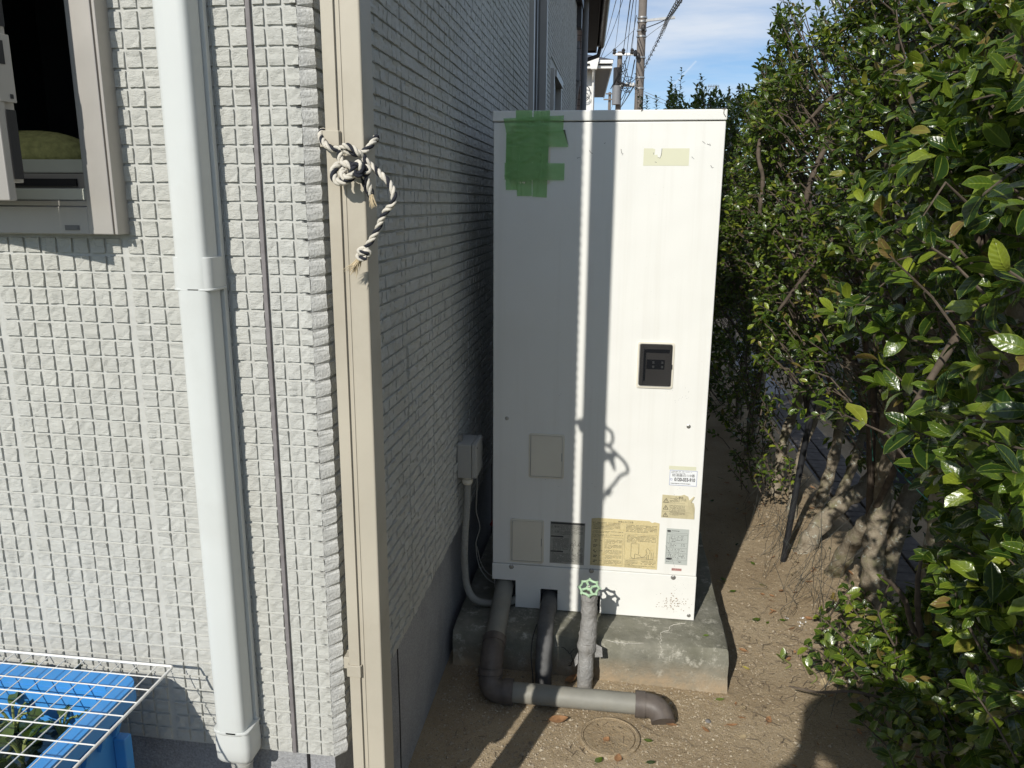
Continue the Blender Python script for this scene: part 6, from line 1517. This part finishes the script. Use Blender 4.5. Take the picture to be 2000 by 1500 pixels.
z = at_pole(1207, 168, 40).z; m = MB(); m.box((at_pole(1206, 168, 40).x, 39.75, z - .04), (at_pole(1239, 168, 40).x, 39.83, z + .04)); m.build('crossarm', STEEL, p2)
for px in (1213, 1218, 1224, 1231, 1237):
    q = at_pole(px, 170, 39.7); m = MB(); m.lathe(q, (0, 0, 1), [(0.05, 0), (0.09, 0.06), (0.05, 0.2)], 8); m.build('insulator', INSUL, p2, smooth=60)
m = MB(); q = at_pole(1204, 185, 39.8); m.tube([q - Vector((0, 0, .45)), q + Vector((0, 0, .4))], 0.21, 14); m.build('transformer', GREYM, p2, smooth=50)
m = MB(); q = at_pole(1205, 150, 39.8); m.tube([q - Vector((0, 0, .5)), q + Vector((0.02, 0, .4))], 0.2, 8, jit=.15); m.build('cable_wrap', GUTTER, p2)
m = MB()
for k in range(16):
    a = at_pole(1210 + rnd.uniform(0, 14), 140 + rnd.uniform(-10, 40), 39.6); m.tube(spline([a, a + Vector((rnd.gauss(0, .3), 0, rnd.gauss(-.1, .3))), a + Vector((rnd.gauss(0, .4), 0, rnd.gauss(0, .4)))], 5), 0.016, 4)
tag(m.build('jumper_wires', WIRE, p2), kind='stuff')
p3, c3 = pole(1190, 70, 0.16, at_pole(1190, 180, 70).z, 'farthest small utility pole beside the white house', 0.7)
for py, w in ((184, 13), (195, 22)):
    z = at_pole(1190, py, 70).z; m = MB(); m.box((at_pole(1190 - w * .5, py, 70).x, 69.7, z - .05), (at_pole(1190 + w * .6, py, 70).x, 69.8, z + .05)); m.build('crossarm', POLEC, p3)
WL = [('thin', [(1205, -6, 20), (1193, 40, 28), (1182, 80, 40), (1166, 125, 60)], 'overhead wire slanting down past the brown eave'),
      ('mid', [(1218, -6, 20), (1200, 50, 26), (1169, 123, 19.4)], 'overhead cable running down to the corner of the white house'),
      ('thin', [(1213, -6, 20), (1206, 60, 30), (1200, 103, 39.75)], 'overhead wire to the left insulator of the middle pole'),
      ('thick', [(1232, -6, 18), (1223, 60, 30), (1217, 103, 39.75)], 'overhead wire to the centre insulator of the middle pole'),
      ('mid', [(1238, -6, 18), (1229, 60, 28), (1221, 140, 38), (1224, 155, 39.8)], 'overhead cable bending below the crossarm of the middle pole'),
      ('thin', [(1243, -6, 18), (1239, 50, 28), (1234.5, 103, 39.75)], 'overhead wire to the right insulator of the middle pole'),
      ('thin', [(1240, 57, 22.9), (1205, 92, 21), (1178, 114, 19.6)], 'service wire from the nearest pole to the white house gutter'),
      ('thick', [(1240, 117, 23), (1229, 165, 34), (1211, 214, 55)], 'black cable dropping from the nearest pole into the distance'),
      ('thick', [(1238, 168, 23.5), (1222, 195, 38), (1208, 216, 60)], 'lower black cable dropping from the nearest pole'),
      ('thin', [(1243, 30, 22.9), (1220, 150, 36), (1193, 214, 70)], 'thin wire crossing behind the middle pole'),
      ('thick', [(1336, -6, 14), (1303, 36, 18), (1256, 57, 22.8)], 'thick black cable sweeping right from the nearest pole'),
      ('spiral', [(1330, -4, 14), (1303, 40, 22.9), (1290, 70, 24), (1252, 146, 30), (1245, 160, 34)], 'spiral wrapped grey cable hanging to the right of the nearest pole'),
      ('thin', [(1303, 42, 22.8), (1270, 66, 22.9), (1256, 79, 22.9)], 'thin stay wire below the strut arm of the nearest pole'),
      ('thin', [(1258, 179, 60), (1275, 186, 60), (1300, 197, 60)], 'faint far wire just above the hedge shoots, upper one'),
      ('thin', [(1258, 183, 60), (1275, 192, 60), (1295, 202, 60)], 'faint far wire just above the hedge shoots, lower one'),
      ('thin', [(1500, -5, 40), (1545, 6, 40), (1590, 18, 40)], 'thin wire at the top beside the near hedge')]
for kind, pts, lb in WL:
    P = [atY(*p) for p in pts]; m = MB(); Q = spline(P, 10) if len(P) > 2 else P
    dd = sum(p[2] for p in pts) / len(pts); r_ = {'thin': 0.0105, 'mid': 0.013, 'thick': 0.018, 'spiral': 0.022}[kind] * 0.8 * max(.8, dd / 30)
    m.tube(Q, r_, 5)
    if kind == 'spiral':
        S = []; L = 0
        for i in range(len(Q) - 1):
            for k in range(8):
                t = k / 8; c = Q[i].lerp(Q[i + 1], t); L += 1; S.append(c + Vector((math.cos(L * .8) * .05, 0, math.sin(L * .8) * .05)))
        m.tube(S, 0.009, 4)
    tag(m.build('overhead_wire', WIREG if kind in ('spiral', 'thin') else WIRE, None, loc=tuple(P[0])), lb, 'wire', 'overhead wires')
an = thing('antenna', 'tiny rooftop television antenna above the far hedge', 'antenna', tuple(atY(1397, 190, 55)))
m = MB(); m.tube([atY(1397, 190, 55) - Vector((0, 0, 1)), atY(1397, 166, 55)], 0.025, 5); m.build('mast', WIREG, an)
m = MB(); m.tube([atY(1382, 169, 55), atY(1405, 168, 55)], 0.02, 5)
for k in range(7): a = atY(1384 + 3.2 * k, 169, 55); m.tube([a - Vector((0, .3, .15)), a + Vector((0, .3, .15))], 0.015, 4)
m.build('elements', WIREG, an)

# ================================================================== the person holding the camera (seen only as a shadow)
ph = thing('person', 'person in a sun hat holding up a phone, seen only as a round shadow', 'person', (-0.03, -0.36, 0))
J = {'pel': (-.03, -.40, .90), 'wai': (-.03, -.39, 1.05), 'che': (-.03, -.38, 1.26), 'nek': (-.03, -.36, 1.42), 'hd0': (-.03, -.33, 1.51), 'hd1': (-.03, -.31, 1.60), 'hd2': (-.03, -.32, 1.66)}
for s, q in ((-1, 'l'), (1, 'r')):
    J['sh' + q] = (-.03 + s * .20, -.38, 1.45); J['el' + q] = (-.03 + s * .20, -.28, 1.16); J['wr' + q] = (s * .085, -.07, 1.36); J['hn' + q] = (s * .075, -.03, 1.41)
    J['hp' + q] = (-.03 + s * .09, -.40, .88); J['kn' + q] = (-.03 + s * .11, -.37, .48); J['an' + q] = (-.03 + s * .12, -.41, .08); J['to' + q] = (-.03 + s * .14, -.28, .03)
Rd = {'pel': .15, 'wai': .14, 'che': .175, 'nek': .13, 'hd0': .09, 'hd1': .105, 'hd2': .09, 'sh': .115, 'el': .07, 'wr': .030, 'hn': .034, 'hp': .095, 'kn': .06, 'an': .042, 'to': .04}
E_ = [('pel', 'wai'), ('wai', 'che'), ('che', 'nek'), ('nek', 'hd0'), ('hd0', 'hd1'), ('hd1', 'hd2')]
for q in 'lr': E_ += [('che', 'sh' + q), ('sh' + q, 'el' + q), ('el' + q, 'wr' + q), ('wr' + q, 'hn' + q), ('pel', 'hp' + q), ('hp' + q, 'kn' + q), ('kn' + q, 'an' + q), ('an' + q, 'to' + q)]
keys = list(J); me = bpy.data.meshes.new('body'); b_ = ORG[ph.name]
me.from_pydata([tuple(Vector(J[k]) - b_) for k in keys], [(keys.index(a), keys.index(b)) for a, b in E_], [])
CLOTH = mat('navy_clothing', (0.03, 0.035, 0.06), 0.9); SKIN = mat('skin', (0.45, 0.28, 0.2), 0.55); HAIR = mat('dark_hair', (0.015, 0.012, 0.01), 0.6)
me.materials.append(CLOTH)
bo = bpy.data.objects.new('body', me); COL.objects.link(bo); bo.parent = ph
md = bo.modifiers.new('skin', 'SKIN'); md.use_smooth_shade = True
sv = me.skin_vertices[0].data if me.skin_vertices else None
if sv is None:
    bpy.context.view_layer.objects.active = bo; bo.select_set(True); bpy.ops.mesh.customdata_skin_add(); sv = me.skin_vertices[0].data
for i, k in enumerate(keys):
    r_ = Rd.get(k, Rd.get(k[:2], .05)); sv[i].radius = (r_, r_ * (.8 if k in ('che', 'wai', 'pel') else 1)); sv[i].use_root = (k == 'pel')
bo.modifiers.new('sub', 'SUBSURF').levels = 2; bo.modifiers['sub'].render_levels = 2
m = MB(); c = Vector((-.03, -.315, 1.615)); rows = []
for i in range(9):
    f = math.pi * i / 8; m.tube
m.lathe(c - Vector((0, .012, .10)), (0, -0.1, 1), [(0.07, 0), (0.098, 0.05), (0.108, 0.11), (0.095, 0.165), (0.055, 0.198), (0.0005, 0.208)], 18); m.build('hair', HAIR, ph, smooth=180)
m = MB(); m.lathe((0.0, -0.345, 1.60), (0, -0.05, 1), [(0.20, 0), (0.20, 0.006), (0.11, 0.02), (0.105, 0.10), (0.08, 0.125), (0.0005, 0.13)], 28); m.build('sun_hat', HAIR, ph, smooth=50)
m = MB(); m.box((-0.075, -0.018, H - 0.035), (0.075, -0.009, H + 0.035)); m.build('phone', BLACK, ph, bevel=0.006)
for s in (-1, 1):
    for k in range(4):
        m = MB(); z = H - 0.02 + 0.012 * k; m.tube([(s * .082, -.035, z - .012), (s * .088, -.020, z - .004), (s * .082, -.008, z), (s * .066, -.0065, z + .002)], [.0085, .008, .0072, .006], 8); m.build('finger', SKIN, ph, smooth=60)
    m = MB(); m.tube([(s * .080, -.045, H - .015), (s * .074, -.032, H + .002), (s * .058, -.0235, H + .012)], [.011, .010, .008], 8); m.build('thumb', SKIN, ph, smooth=60)
